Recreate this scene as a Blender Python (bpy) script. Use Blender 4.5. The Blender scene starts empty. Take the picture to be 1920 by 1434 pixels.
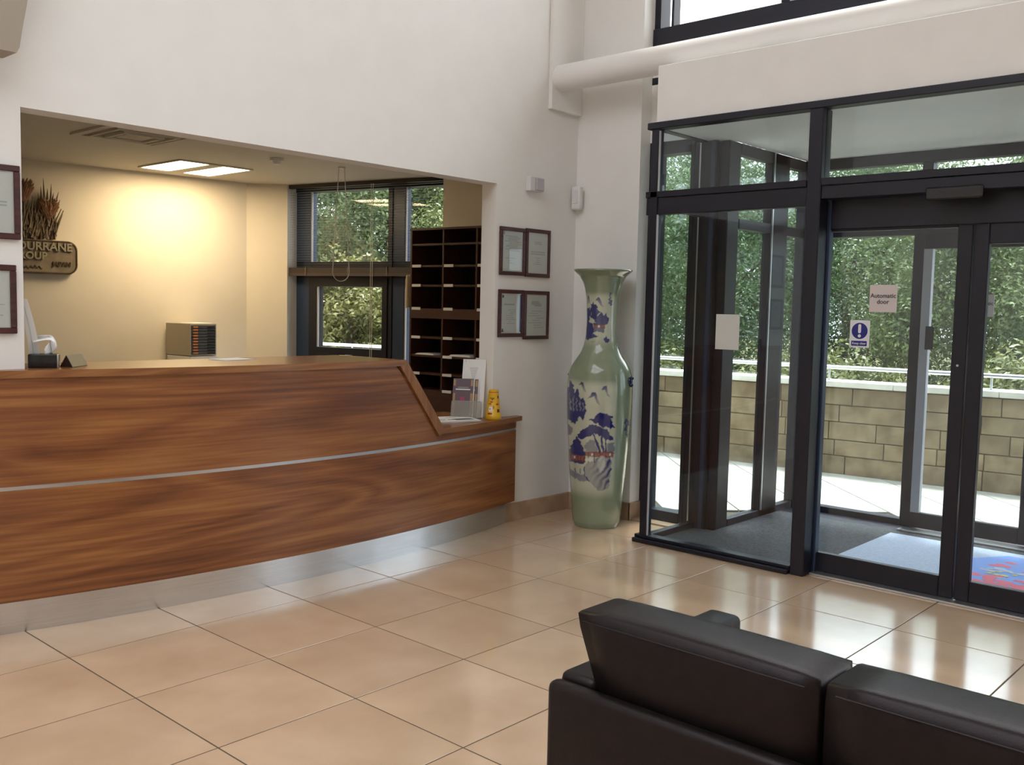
import bpy, bmesh, math, random
import numpy as np
from mathutils import Matrix, Vector
random.seed(7); RS = np.random.RandomState(7)
C = bpy.context.scene.collection
scene = bpy.context.scene
R = math.radians

# ------------------------------------------------------------------ camera
cd = bpy.data.cameras.new('camera'); cam = bpy.data.objects.new('camera', cd); C.objects.link(cam)
cd.sensor_width = 36.0; cd.lens = 36.0*1801.14/1920.0; cd.clip_start = 0.05; cd.clip_end = 200
YAW, PITCH, ROLL, CAMH = 0.736036, -0.0780855, 0.0217834, 1.5448
fv = Vector((math.cos(YAW)*math.cos(PITCH), math.sin(YAW)*math.cos(PITCH), math.sin(PITCH)))
rv = Vector((math.sin(YAW), -math.cos(YAW), 0)); uv = rv.cross(fv)
r2 = rv*math.cos(ROLL)+uv*math.sin(ROLL); u2 = uv*math.cos(ROLL)-rv*math.sin(ROLL)
M = Matrix.Identity(4)
for i in range(3):
    M[i][0] = r2[i]; M[i][1] = u2[i]; M[i][2] = -fv[i]
M[2][3] = CAMH
cam.matrix_world = M
scene.camera = cam

# ------------------------------------------------------------------ overcast sky, exposure
scene.view_settings.view_transform = 'Standard'; scene.view_settings.look = 'None'
scene.view_settings.gamma = 1.0; scene.view_settings.use_curve_mapping = False
scene.view_settings.exposure = 2.17
scene.cycles.transparent_max_bounces = 40; scene.cycles.max_bounces = 12; scene.cycles.diffuse_bounces = 6
w = bpy.data.worlds.new('sky'); scene.world = w; w.use_nodes = True
nt = w.node_tree; nt.nodes.clear()
out = nt.nodes.new('ShaderNodeOutputWorld'); bg = nt.nodes.new('ShaderNodeBackground')
tc = nt.nodes.new('ShaderNodeTexCoord'); sep = nt.nodes.new('ShaderNodeSeparateXYZ'); ramp = nt.nodes.new('ShaderNodeValToRGB')
nt.links.new(tc.outputs['Generated'], sep.inputs[0]); nt.links.new(sep.outputs['Z'], ramp.inputs[0])
e = ramp.color_ramp.elements
e[0].position = 0.0; e[0].color = (0.66, 0.68, 0.71, 1); e[1].position = 1.0; e[1].color = (1.0, 1.0, 1.02, 1)
nt.links.new(ramp.outputs[0], bg.inputs[0]); bg.inputs[1].default_value = 1.25
nt.links.new(bg.outputs[0], out.inputs[0])
sd = bpy.data.lights.new('sun', 'SUN'); sd.energy = 2.7; sd.angle = R(10); sd.color = (1.0, 0.96, 0.86)
so = bpy.data.objects.new('sun', sd); C.objects.link(so); so.rotation_euler = (R(-5), R(13), 0)

def portal(loc, rot, sx, sy):
    l = bpy.data.lights.new('window_portal', 'AREA'); l.shape = 'RECTANGLE'; l.size = sx; l.size_y = sy; l.cycles.is_portal = True
    o = bpy.data.objects.new('window_portal', l); C.objects.link(o); o.location = loc; o.rotation_euler = rot
# light enters -X through facade glass, down through the added roof light
portal((6.05, -1.0, 4.75), (0, R(90), 0), 2.5, 10.0)
portal((7.3, 1.6, 1.3), (0, R(90), 0), 2.6, 3.8)
portal((6.05, 7.0, 1.8), (0, R(90), R(12)), 1.7, 2.2)

# ------------------------------------------------------------------ material helpers
MATS = {}
def mat(name, col=(.8, .8, .8), rough=.5, metal=0.0, spec=.5, emit=None, estr=0, coat=0):
    m = bpy.data.materials.new(name); m.use_nodes = True
    b = m.node_tree.nodes['Principled BSDF']
    b.inputs['Base Color'].default_value = (*col, 1); b.inputs['Roughness'].default_value = rough
    b.inputs['Metallic'].default_value = metal; b.inputs['Specular IOR Level'].default_value = spec
    if coat: b.inputs['Coat Weight'].default_value = coat; b.inputs['Coat Roughness'].default_value = .10
    if emit: b.inputs['Emission Color'].default_value = (*emit, 1); b.inputs['Emission Strength'].default_value = estr
    MATS[name] = m
    return m
def nodes(m): return m.node_tree.nodes, m.node_tree.links, m.node_tree.nodes['Principled BSDF']
def noisy(m, c1, c2, scale=3.0, detail=4, coord='Object', stretch=(1, 1, 1), lo=.35, hi=.65, bump=0, bscale=None, rand=0):
    n, l, b = nodes(m)
    tc = n.new('ShaderNodeTexCoord'); mp = n.new('ShaderNodeMapping'); mp.inputs['Scale'].default_value = stretch
    nz = n.new('ShaderNodeTexNoise'); nz.inputs['Scale'].default_value = scale; nz.inputs['Detail'].default_value = detail
    rp = n.new('ShaderNodeValToRGB'); rp.color_ramp.elements[0].position = lo; rp.color_ramp.elements[1].position = hi
    rp.color_ramp.elements[0].color = (*c1, 1); rp.color_ramp.elements[1].color = (*c2, 1)
    l.new(tc.outputs[coord], mp.inputs[0]); l.new(mp.outputs[0], nz.inputs['Vector']); l.new(nz.outputs[0], rp.inputs[0])
    src = rp.outputs[0]
    if rand:
        oi = n.new('ShaderNodeObjectInfo'); hs = n.new('ShaderNodeHueSaturation'); mr = n.new('ShaderNodeMapRange')
        mr.inputs[3].default_value = 1-rand; mr.inputs[4].default_value = 1+rand
        l.new(oi.outputs['Random'], mr.inputs[0]); l.new(mr.outputs[0], hs.inputs['Value']); l.new(src, hs.inputs['Color']); src = hs.outputs[0]
        ad = n.new('ShaderNodeVectorMath'); ad.operation = 'ADD'; ml = n.new('ShaderNodeVectorMath'); ml.operation = 'SCALE'
        ml.inputs['Scale'].default_value = 37.0; cb = n.new('ShaderNodeCombineXYZ')
        l.new(oi.outputs['Random'], cb.inputs[0]); l.new(oi.outputs['Random'], cb.inputs[1]); l.new(cb.outputs[0], ml.inputs[0])
        l.new(mp.outputs[0], ad.inputs[0]); l.new(ml.outputs[0], ad.inputs[1]); l.new(ad.outputs[0], nz.inputs['Vector'])
    l.new(src, b.inputs['Base Color'])
    if bump:
        nb = n.new('ShaderNodeTexNoise'); nb.inputs['Scale'].default_value = bscale or scale*6; nb.inputs['Detail'].default_value = 3
        bp = n.new('ShaderNodeBump'); bp.inputs['Strength'].default_value = bump; bp.inputs['Distance'].default_value = .004
        l.new(tc.outputs[coord], nb.inputs['Vector']); l.new(nb.outputs[0], bp.inputs['Height']); l.new(bp.outputs[0], b.inputs['Normal'])
    return m

WALL = noisy(mat('white_wall_paint', rough=.75), (.78, .765, .745), (.80, .785, .765), 6, bump=.05, bscale=120)
OFFW = noisy(mat('cream_office_paint', rough=.7), (.75, .675, .56), (.77, .695, .575), 5, bump=.04, bscale=120)
OFFC = mat('office_ceiling_paint', (.60, .55, .46), .8)
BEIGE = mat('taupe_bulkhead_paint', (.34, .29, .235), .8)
SKIRT = noisy(mat('tan_stone_skirting', rough=.35), (.40, .27, .18), (.50, .35, .24), 8)
TILE = noisy(mat('beige_stone_tile', rough=.22, spec=.95, coat=.7), (.555, .380, .247), (.675, .488, .332), 2.3, 6, lo=.3, hi=.7, bump=.06, bscale=9, rand=.045)
n_, l_, b_ = nodes(TILE)
nzr = n_.new('ShaderNodeTexNoise'); nzr.inputs['Scale'].default_value = 5; mrr = n_.new('ShaderNodeMapRange')
mrr.inputs[3].default_value = .10; mrr.inputs[4].default_value = .22
l_.new(nzr.outputs[0], mrr.inputs[0]); l_.new(mrr.outputs[0], b_.inputs['Roughness'])
GROUT = mat('brown_grout', (.105, .070, .042), .95)
FRAME = mat('anthracite_aluminium', (.0105, .0105, .019), .38, spec=.38)
FRAMEB = mat('slate_blue_window_frame', (.022, .038, .080), .35)
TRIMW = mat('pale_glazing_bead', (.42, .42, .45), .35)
STEEL = mat('brushed_steel', (.62, .63, .65), .34, 1.0)
ALU = mat('satin_aluminium_strip', (.58, .58, .60), .32, .9)
PLINTH = noisy(mat('brushed_aluminium_plinth', rough=.24, metal=1.0), (.60, .61, .63), (.66, .67, .69), 3, stretch=(1, 1, 60))
DARK = mat('near_black_void', (.008, .007, .007), .8)
LEATHER = noisy(mat('black_brown_leather', rough=.38, spec=.27), (.0056, .0038, .0036), (.0092, .0066, .0062), 30, bump=.12, bscale=220)
CARPET = noisy(mat('charcoal_entrance_carpet', rough=.95), (.040, .042, .046), (.085, .088, .095), 60, 6, bump=.6, bscale=300)
PAVE = noisy(mat('pale_concrete_paving', rough=.85), (.31, .30, .255), (.37, .36, .315), 4, 5, rand=.05, bump=.1)
STONE = noisy(mat('buff_sandstone', rough=.9), (.150, .108, .060), (.265, .205, .125), 5, 6, rand=.16, bump=.5, bscale=28)
COPING = noisy(mat('pale_stone_coping', rough=.85), (.55, .53, .46), (.66, .64, .56), 6, rand=.05)
MORTAR = mat('sandy_mortar', (.15, .118, .075), .95)
PAPER = mat('white_paper', (.78, .78, .77), .6)
PAPERG = mat('certificate_paper', (.56, .57, .55), .35)
INK = mat('grey_print_ink', (.36, .37, .36), .5)
INKD = mat('dark_print_ink', (.04, .04, .05), .5)
MAHOG = noisy(mat('mahogany_frame', rough=.3), (.040, .010, .010), (.075, .020, .018), 6, stretch=(1, 1, 12))
PLASTIC = mat('off_white_plastic', (.66, .64, .66), .4)
PLASTW = mat('white_plastic', (.74, .73, .72), .4)
CREAMP = mat('cream_plastic', (.62, .50, .30), .35)
BLACKP = mat('black_gloss_plastic', (.012, .012, .014), .2)
GREYP = mat('grey_plastic', (.36, .33, .28), .5)
DRAWG = mat('slate_drawer_front', (.060, .062, .075), .4)
ORANGE = mat('orange_label_card', (.55, .20, .05), .5)
BLUEP = mat('safety_blue_print', (.012, .018, .20), .4)
NAVY = mat('navy_label', (.03, .035, .16), .4)
YELLOW = mat('yellow_plastic', (.72, .42, .015), .3)
REDP = mat('red_print', (.45, .02, .015), .4)
BROWNP = mat('brown_print', (.10, .03, .01), .4)
PINKSIGN = mat('off_white_sign_face', (.60, .54, .53), .45)
WHITESIGN = mat('white_sign_face', (.74, .75, .78), .4)
PURPLE = mat('plum_brochure_cover', (.10, .055, .075), .35)
GOLD = mat('gold_brochure_print', (.38, .22, .08), .35)
PINKP = mat('pink_print', (.40, .03, .10), .4)
MATBLUE = noisy(mat('pale_blue_doormat', rough=.95), (.40, .45, .56), (.48, .53, .64), 70, bump=.5, bscale=300)
MATB2 = mat('mid_blue_mat_print', (.22, .34, .70), .95)
MATR = mat('red_mat_print', (.72, .17, .22), .95)
MATY = mat('yellow_mat_print', (.60, .55, .22), .95)
CARVE = noisy(mat('carved_plaque_wood', rough=.6), (.20, .155, .10), (.27, .215, .145), 14, bump=.3)
CARVEL = mat('raised_letter_paint', (.34, .30, .22), .6)
CARVED = mat('dark_carved_edge', (.085, .045, .025), .6)
BULB = noisy(mat('russet_carved_wood', rough=.6), (.17, .075, .035), (.30, .15, .07), 12, bump=.4)
STALK = noisy(mat('brown_stalk_wood', rough=.65), (.10, .065, .04), (.22, .165, .11), 20)
BLIND = mat('dark_wood_blind', (.026, .018, .015), .5)
SLAT = mat('pale_blind_slat', (.30, .32, .33), .5)
CORD = mat('white_cord', (.62, .60, .54), .6)
PIPEW = mat('white_gloss_paint', (.78, .76, .75), .45)
LAMP = mat('warm_lamp_diffuser', (.9, .85, .7), .5, emit=(1.0, .78, .47), estr=7.5)
ACRY = mat('clear_acrylic', (.50, .47, .42), .10)
_b = ACRY.node_tree.nodes['Principled BSDF']; _b.inputs['Alpha'].default_value = .38
TISSUE = mat('white_tissue', (.85, .84, .84), .9)
BARK = noisy(mat('grey_brown_bark', rough=.95), (.06, .045, .03), (.13, .10, .07), 10, bump=.5)
SOIL = noisy(mat('grassy_brown_bank', rough=1.0), (.085, .068, .034), (.12, .125, .05), 5, 8, bump=.5)

def leafmat(name, c1, c2):
    m = mat(name, c1, .45, spec=.4)
    n, l, b = nodes(m)
    tc = n.new('ShaderNodeTexCoord'); nz = n.new('ShaderNodeTexNoise'); nz.inputs['Scale'].default_value = 2.4; nz.inputs['Detail'].default_value = 5
    rp = n.new('ShaderNodeValToRGB'); rp.color_ramp.elements[0].position = .36; rp.color_ramp.elements[1].position = .66
    rp.color_ramp.elements[0].color = (*c1, 1); rp.color_ramp.elements[1].color = (*c2, 1)
    l.new(tc.outputs['Object'], nz.inputs['Vector']); l.new(nz.outputs[0], rp.inputs[0]); l.new(rp.outputs[0], b.inputs['Base Color'])
    tr = n.new('ShaderNodeBsdfTranslucent'); mx = n.new('ShaderNodeMixShader'); mx.inputs[0].default_value = .3
    l.new(rp.outputs[0], tr.inputs[0]); l.new(b.outputs[0], mx.inputs[1]); l.new(tr.outputs[0], mx.inputs[2])
    l.new(mx.outputs[0], n['Material Output'].inputs[0])
    return m
LEAF = [leafmat('mid_green_leaves', (.075, .11, .040), (.20, .25, .088)),
        leafmat('dark_green_leaves', (.055, .095, .045), (.15, .215, .09)),
        leafmat('yellow_green_leaves', (.095, .11, .038), (.225, .235, .080))]

def glassmat(name, tint, gain):
    m = bpy.data.materials.new(name); m.use_nodes = True
    n, l = m.node_tree.nodes, m.node_tree.links; n.clear()
    o = n.new('ShaderNodeOutputMaterial'); t = n.new('ShaderNodeBsdfTransparent'); t.inputs[0].default_value = (*tint, 1)
    g = n.new('ShaderNodeBsdfGlossy'); g.inputs['Roughness'].default_value = .02
    f = n.new('ShaderNodeLayerWeight'); f.inputs[0].default_value = .5
    pw_ = n.new('ShaderNodeMath'); pw_.operation = 'POWER'; pw_.inputs[1].default_value = 5.0
    mm = n.new('ShaderNodeMath'); mm.operation = 'MULTIPLY_ADD'; mm.inputs[1].default_value = .9; mm.inputs[2].default_value = .03*gain; mm.use_clamp = True
    mx = n.new('ShaderNodeMixShader')
    l.new(f.outputs['Facing'], pw_.inputs[0]); l.new(pw_.outputs[0], mm.inputs[0]); l.new(mm.outputs[0], mx.inputs[0]); l.new(t.outputs[0], mx.inputs[1]); l.new(g.outputs[0], mx.inputs[2])
    l.new(mx.outputs[0], o.inputs[0])
    return m
OPAL = bpy.data.materials.new('added_rooflight_opal'); OPAL.use_nodes = True  # diffusing pane of the roof light added over the hall
_n, _l = OPAL.node_tree.nodes, OPAL.node_tree.links; _n.clear(); _o = _n.new('ShaderNodeOutputMaterial'); _t = _n.new('ShaderNodeBsdfTranslucent'); _t.inputs[0].default_value = (.37, .385, .41, 1)
_l.new(_t.outputs[0], _o.inputs[0])
GLASS = glassmat('clear_window_glass', (.97, .98, .975), .8)
LEATHER.node_tree.nodes['Principled BSDF'].inputs['Specular Tint'].default_value = (1.0, .86, .90, 1)
GLASSD = glassmat('lobby_safety_glass', (.90, .94, .955), 1.3)

def woodmat(name, c0, c1, c2, rough=.32, seed=0.0, zs=1.0):
    """flat-sawn walnut veneer, grain along the generated UV u axis"""
    m = mat(name, c1, rough)
    n, l, b = nodes(m)
    uvn = n.new('ShaderNodeUVMap'); mp = n.new('ShaderNodeMapping'); mp.inputs['Location'].default_value = (seed, seed*1.7, seed)
    l.new(uvn.outputs[0], mp.inputs[0])
    def noise(sx, sy, sc, det, dist=0):
        m2 = n.new('ShaderNodeMapping'); m2.inputs['Scale'].default_value = (sx, sy, 1); l.new(mp.outputs[0], m2.inputs[0])
        q = n.new('ShaderNodeTexNoise'); q.inputs['Scale'].default_value = sc; q.inputs['Detail'].default_value = det; q.inputs['Distortion'].default_value = dist
        l.new(m2.outputs[0], q.inputs['Vector']); return q.outputs[0]
    big = noise(.26, 2.1*zs, 1.0, 2.5, .6)
    # contour lines of the big field give the cathedral figure
    k = n.new('ShaderNodeMath'); k.operation = 'MULTIPLY'; k.inputs[1].default_value = 24.0; l.new(big, k.inputs[0])
    fr = n.new('ShaderNodeMath'); fr.operation = 'PINGPONG'; fr.inputs[1].default_value = 1.0; l.new(k.outputs[0], fr.inputs[0])
    fine = noise(2.2, 75*zs, 1.0, 4); mid = noise(.55, 5.5*zs, 1.0, 4, .8)
    def mixv(a, bb, fac):
        x = n.new('ShaderNodeMix'); x.data_type = 'FLOAT'; x.inputs[0].default_value = fac
        l.new(a, x.inputs[2]); l.new(bb, x.inputs[3]); return x.outputs[0]
    v = mixv(mixv(mid, fr.outputs[0], .24), fine, .36)
    rp = n.new('ShaderNodeValToRGB'); el = rp.color_ramp.elements
    el[0].position = .33; el[0].color = (*c0, 1); el[1].position = .66; el[1].color = (*c2, 1)
    x = el.new(.5); x.color = (*c1, 1)
    l.new(v, rp.inputs[0]); l.new(rp.outputs[0], b.inputs['Base Color'])
    return m
WOODU = woodmat('walnut_veneer_upper', (.128, .040, .0135), (.24, .0865, .028), (.362, .153, .049), .30, 0.0)
WOODL = woodmat('walnut_veneer_lower', (.128, .040, .0135), (.24, .0865, .028), (.362, .153, .049), .30, 3.3)
WOODT = woodmat('walnut_worktop', (.16, .060, .020), (.25, .10, .034), (.33, .15, .052), .26, 7.1)
WOODE = woodmat('walnut_edging', (.13, .044, .016), (.195, .072, .025), (.26, .103, .037), .32, 5.0)
PIGEON = woodmat('dark_mahogany_laminate', (.040, .014, .010), (.058, .020, .013), (.078, .027, .016), .4, 9.0)
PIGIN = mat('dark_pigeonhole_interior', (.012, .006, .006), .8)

# ------------------------------------------------------------------ object helpers
MW = {}
def link(name, me, m, parent=None):
    o = bpy.data.objects.new(name, me); C.objects.link(o)
    if m is not None and len(me.materials) == 0: me.materials.append(m)
    if parent is not None:
        o.parent = parent; MW[o.name] = MW.get(parent.name, Matrix.Identity(4))
    return o
def tag(o, label, cat, group=None):
    o['label'] = label; o['category'] = cat
    if group: o['group'] = group
    return o
def thing(name, label, cat, loc=(0, 0, 0), rz=0, group=None):
    o = bpy.data.objects.new(name, None); C.objects.link(o); o.location = loc; o.rotation_euler = (0, 0, rz); o.empty_display_size = .1
    MW[o.name] = Matrix.Translation(loc) @ Matrix.Rotation(rz, 4, 'Z')
    return tag(o, label, cat, group)
def struct_root(name, loc=(0, 0, 0)):
    o = bpy.data.objects.new(name, None); C.objects.link(o); o.location = loc; o['kind'] = 'structure'; o.empty_display_size = .1
    MW[o.name] = Matrix.Translation(loc)
    return o
class B:
    """a little mesh builder (bmesh) in world or local coordinates"""
    def __init__(s): s.bm = bmesh.new()
    def box(s, x0, x1, y0, y1, z0, z1, bev=0, seg=1, mtx=None):
        t = bmesh.new(); bmesh.ops.create_cube(t, size=1)
        for v in t.verts: v.co = Vector(((x0+x1)/2+v.co.x*(x1-x0), (y0+y1)/2+v.co.y*(y1-y0), (z0+z1)/2+v.co.z*(z1-z0)))
        if bev: bmesh.ops.bevel(t, geom=t.edges[:], offset=bev, segments=seg, affect='EDGES', profile=.5)
        return s.add(t, mtx)
    def add(s, t, mtx=None):
        if mtx is not None: bmesh.ops.transform(t, matrix=mtx, verts=t.verts)
        me = bpy.data.meshes.new('tmp'); t.to_mesh(me); t.free(); s.bm.from_mesh(me); bpy.data.meshes.remove(me); return s
    def cyl(s, p0, p1, r0, r1=None, n=16, caps=True):
        p0, p1 = Vector(p0), Vector(p1); d = p1-p0; L = d.length; t = bmesh.new()
        bmesh.ops.create_cone(t, cap_ends=caps, segments=n, radius1=r0, radius2=r0 if r1 is None else r1, depth=L)
        q = d.to_track_quat('Z', 'Y').to_matrix().to_4x4()
        return s.add(t, Matrix.Translation((p0+p1)/2) @ q)
    def sphere(s, c, rx, ry=None, rz=None, n=12):
        t = bmesh.new(); bmesh.ops.create_uvsphere(t, u_segments=n, v_segments=max(6, n//2), radius=1)
        return s.add(t, Matrix.Translation(c) @ Matrix.Diagonal((rx, ry or rx, rz or rx, 1)))
    def poly(s, pts, thick=None):
        """flat polygon; thick = extrusion vector"""
        vs = [s.bm.verts.new(p) for p in pts]
        f = s.bm.faces.new(vs)
        if thick is not None:
            tv = Vector(thick); top = [s.bm.verts.new(Vector(p)+tv) for p in pts]
            s.bm.faces.new(top[::-1]); k = len(pts)
            for i in range(k): s.bm.faces.new((vs[(i+1) % k], vs[i], top[i], top[(i+1) % k]))
        return s
    def prism(s, poly, z0, z1):
        a = [s.bm.verts.new((x, y, z0)) for x, y in poly]; b = [s.bm.verts.new((x, y, z1)) for x, y in poly]
        s.bm.faces.new(a[::-1]); s.bm.faces.new(b); k = len(poly)
        for i in range(k): s.bm.faces.new((a[i], a[(i+1) % k], b[(i+1) % k], b[i]))
        return s
    def tube(s, pts, r, n=8):
        pts = [Vector(p) for p in pts]; rings = []
        for i, p in enumerate(pts):
            d = (pts[min(i+1, len(pts)-1)]-pts[max(i-1, 0)]).normalized()
            a = d.orthogonal().normalized() if i == 0 else (a-d*a.dot(d)).normalized()
            b = d.cross(a)
            rings.append([s.bm.verts.new(p+(a*math.cos(2*math.pi*k/n)+b*math.sin(2*math.pi*k/n))*r) for k in range(n)])
        for q, w_ in zip(rings, rings[1:]):
            for k in range(n): s.bm.faces.new((q[k], q[(k+1) % n], w_[(k+1) % n], w_[k]))
        s.bm.faces.new(rings[0][::-1]); s.bm.faces.new(rings[-1]); return s
    def done(s, name, m, parent=None, world=True, smooth=False, kind=None, label=None, uv=None):
        bmesh.ops.recalc_face_normals(s.bm, faces=s.bm.faces[:])
        if parent is not None and world:
            mw = MW.get(parent.name, Matrix.Identity(4)); bmesh.ops.transform(s.bm, matrix=mw.inverted(), verts=s.bm.verts)
        if uv:
            L = s.bm.loops.layers.uv.new('UVMap')
            for f in s.bm.faces:
                for lp in f.loops: lp[L].uv = uv(lp.vert.co, f.normal)
        me = bpy.data.meshes.new(name); s.bm.to_mesh(me); s.bm.free()
        if smooth: me.polygons.foreach_set('use_smooth', [True]*len(me.polygons))
        o = link(name, me, m, parent)
        if kind: o['kind'] = kind
        if label: o['label'] = label
        return o
def auto(o, deg=35):
    me = o.data
    me.polygons.foreach_set('use_smooth', [True]*len(me.polygons))
    bm = bmesh.new(); bm.from_mesh(me)
    for ed in bm.edges:
        if len(ed.link_faces) == 2 and ed.calc_face_angle(0) > R(deg): ed.smooth = False
    bm.to_mesh(me); bm.free(); return o
def boxo(name, m, x0, x1, y0, y1, z0, z1, parent=None, bev=0, seg=1, kind=None, label=None, uv=None):
    return B().box(min(x0, x1), max(x0, x1), min(y0, y1), max(y0, y1), min(z0, z1), max(z0, z1), bev, seg).done(name, m, parent, kind=kind, label=label, uv=uv)
def struct(o): o['kind'] = 'structure'; return o
def copy_tree(o, parent=None):
    c = o.copy(); C.objects.link(c)
    if parent is not None: c.parent = parent
    for ch in list(o.children): copy_tree(ch, c)
    return c
def text_mesh(body, size, extrude=.0004, bold=0.0, align='CENTER'):
    cu = bpy.data.curves.new('txt', 'FONT'); cu.body = body; cu.size = size; cu.extrude = extrude; cu.offset = bold
    cu.align_x = align; cu.align_y = 'CENTER'; cu.resolution_u = 3
    o = bpy.data.objects.new('txt', cu); C.objects.link(o)
    dg = bpy.context.evaluated_depsgraph_get(); dg.update()
    me = bpy.data.meshes.new_from_object(o.evaluated_get(dg)); bpy.data.objects.remove(o); return me
def text_on(name, body, size, m, parent, origin, xdir, ydir=(0, 0, 1), **kw):
    """lettering lying on a plane; xdir = reading direction"""
    me = text_mesh(body, size, **kw); x = Vector(xdir).normalized(); y = Vector(ydir).normalized(); z = x.cross(y)
    T = Matrix(((x.x, y.x, z.x, origin[0]), (x.y, y.y, z.y, origin[1]), (x.z, y.z, z.z, origin[2]), (0, 0, 0, 1)))
    me.transform(MW.get(parent.name, Matrix.Identity(4)).inverted() @ T)
    me.materials.clear(); return link(name, me, m, parent)

XC, YW = 5.77, 4.61          # inner face of the entrance wall, inner face of the reception wall
ZO = 2.64                    # office ceiling
ROOF = 6.0
# ================================================================== STRUCTURE
# ---- floor: slab plus individual tiles laid on a 0.6 m grid
floor = struct(boxo('floor', GROUT, -6.5, 6.0, -6.5, 9.2, -.12, -.0012))
tx0, ty0, T = 1.72294-.6*4, 2.29834-.6*7, .6
tile_meshes = []
bt = bmesh.new(); bmesh.ops.create_cube(bt, size=1)
for v in bt.verts: v.co = Vector((v.co.x*(T-.0065), v.co.y*(T-.0065), -.005+v.co.z*.010))
bmesh.ops.bevel(bt, geom=[e_ for e_ in bt.edges if all(v.co.z > -.001 for v in e_.verts)], offset=.0009, segments=1, affect='EDGES')
tme = bpy.data.meshes.new('tile'); bt.to_mesh(tme); bt.free(); tme.materials.append(TILE)
for i in range(12):
    for j in range(12):
        cx, cy = tx0+(i+.5)*T, ty0+(j+.5)*T
        if cx > XC-.02+.3 or cy > YW+.1: continue
        o = bpy.data.objects.new('tile', tme); C.objects.link(o); o.parent = floor; o.location = (cx, cy, 0)
# the rest of the hall and the office floor, out of view
boxo('floor_finish', TILE, -6.5, tx0, -6.5, 4.7, -.01, 0, floor)
boxo('floor_finish', TILE, tx0, XC, -6.5, ty0, -.01, 0, floor)
boxo('floor_finish', CARPET, .8, 6.0, 4.90, 9.0, -.01, 0, floor, label='dark office carpet')

# ---- reception wall with its wide opening
wl = B()
wl.box(-6.5, 1.757, YW, YW+.14, 0, ROOF); wl.box(4.89, XC+.13, YW, YW+.14, 0, ROOF); wl.box(1.757, 4.89, YW, YW+.14, 2.395, ROOF)
struct(wl.done('wall_left', WALL))
struct(boxo('wall_right', WALL, XC, 6.08, 4.035, YW, 0, ROOF))                      # pier between corner and glazing
# outer structural frame of the hall: wall behind and beside the camera
struct(boxo('wall_back', WALL, -6.7, 6.08, -6.7, -6.5, 0, ROOF))
struct(boxo('wall_near', WALL, -6.7, -6.5, -6.5, YW, 0, ROOF))
# ceiling; an unseen roof light is added over the hall to brighten walls
RX0, RX1, RY0, RY1 = -4.2, 1.9, -.6, 4.35
ce = B()
ce.box(-6.7, RX0, -6.7, YW+.14, ROOF, ROOF+.25); ce.box(RX1, 6.08, -6.7, YW+.14, ROOF, ROOF+.25)
ce.box(RX0, RX1, -6.7, RY0, ROOF, ROOF+.25); ce.box(RX0, RX1, RY1, YW+.14, ROOF, ROOF+.25)
struct(ce.done('ceiling', WALL))
rl = struct_root('window_9', (-1.1, 1.9, ROOF))
for k in range(5):
    x = RX0+(RX1-RX0)*k/4
    boxo('glazing_bar', FRAME, x-.03, x+.03, RY0, RY1, ROOF+.16, ROOF+.25, rl)
B().poly([(RX0, RY0, ROOF+.2), (RX1, RY0, ROOF+.2), (RX1, RY1, ROOF+.2), (RX0, RY1, ROOF+.2)]).done('pane', OPAL, rl)

# ---- facade (entrance) wall above / beyond the lobby
XF = 5.92
fa = B(); fa.box(XF-.03, XF+.16, -6.5, 4.035, 2.75, 3.16); fa.box(XF-.03, XF+.16, -6.5, -1.7, 0, 3.16)
struct(fa.done('wall_spandrel', WALL))
up = struct_root('window_2', (XF, 4, 3.16))
boxo('sill_rail', FRAME, XF-.04, XF+.12, -6.5, 4.035, 3.42, 3.55, up, .004)
boxo('dark_band', FRAME, XF-.03, XF+.12, -6.5, 4.035, 3.16, 3.21, up)
boxo('infill_panel', WALL, XF-.02, XF+.12, -6.5, 4.035, 3.21, 3.42, up)
boxo('head_rail', FRAME, XF-.04, XF+.12, -6.5, 4.035, ROOF-.08, ROOF, up)
boxo('jamb', FRAME, XF-.02, XF+.10, 3.985, 4.035, 3.55, ROOF-.08, up)
boxo('glazing_bead', FRAME, XF-.02, XF+.06, 3.875, 3.895, 3.55, ROOF-.08, up)
for k in range(8):
    y = 3.02-1.35*k
    boxo('mullion', FRAME, XF-.03, XF+.10, y-.03, y+.03, 3.55, ROOF-.08, up)
boxo('pane', GLASS, XF+.03, XF+.042, -6.5, 4.0, 3.55, ROOF-.08, up)
# slice of full height window between pier and lobby
w3 = struct_root('window_3', (XF, 3.8, 0))
boxo('jamb', FRAME, XF-.03, XF+.09, 3.965, 4.035, 0, 2.75, w3, .003)
boxo('jamb', FRAME, XF-.03, XF+.09, 3.655, 3.69, 0, 2.75, w3, .003)
boxo('bottom_rail', FRAME, XF-.03, XF+.09, 3.69, 3.965, 0, .085, w3, .003)
boxo('head_rail', FRAME, XF-.03, XF+.09, 3.69, 3.965, 2.66, 2.75, w3, .003)
boxo('pane', GLASS, XF+.02, XF+.032, 3.69, 3.965, .085, 2.66, w3)
struct(boxo('sill_1', SKIRT, XC+.002, XF-.03, 3.60, 4.034, 0, .012))

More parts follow.
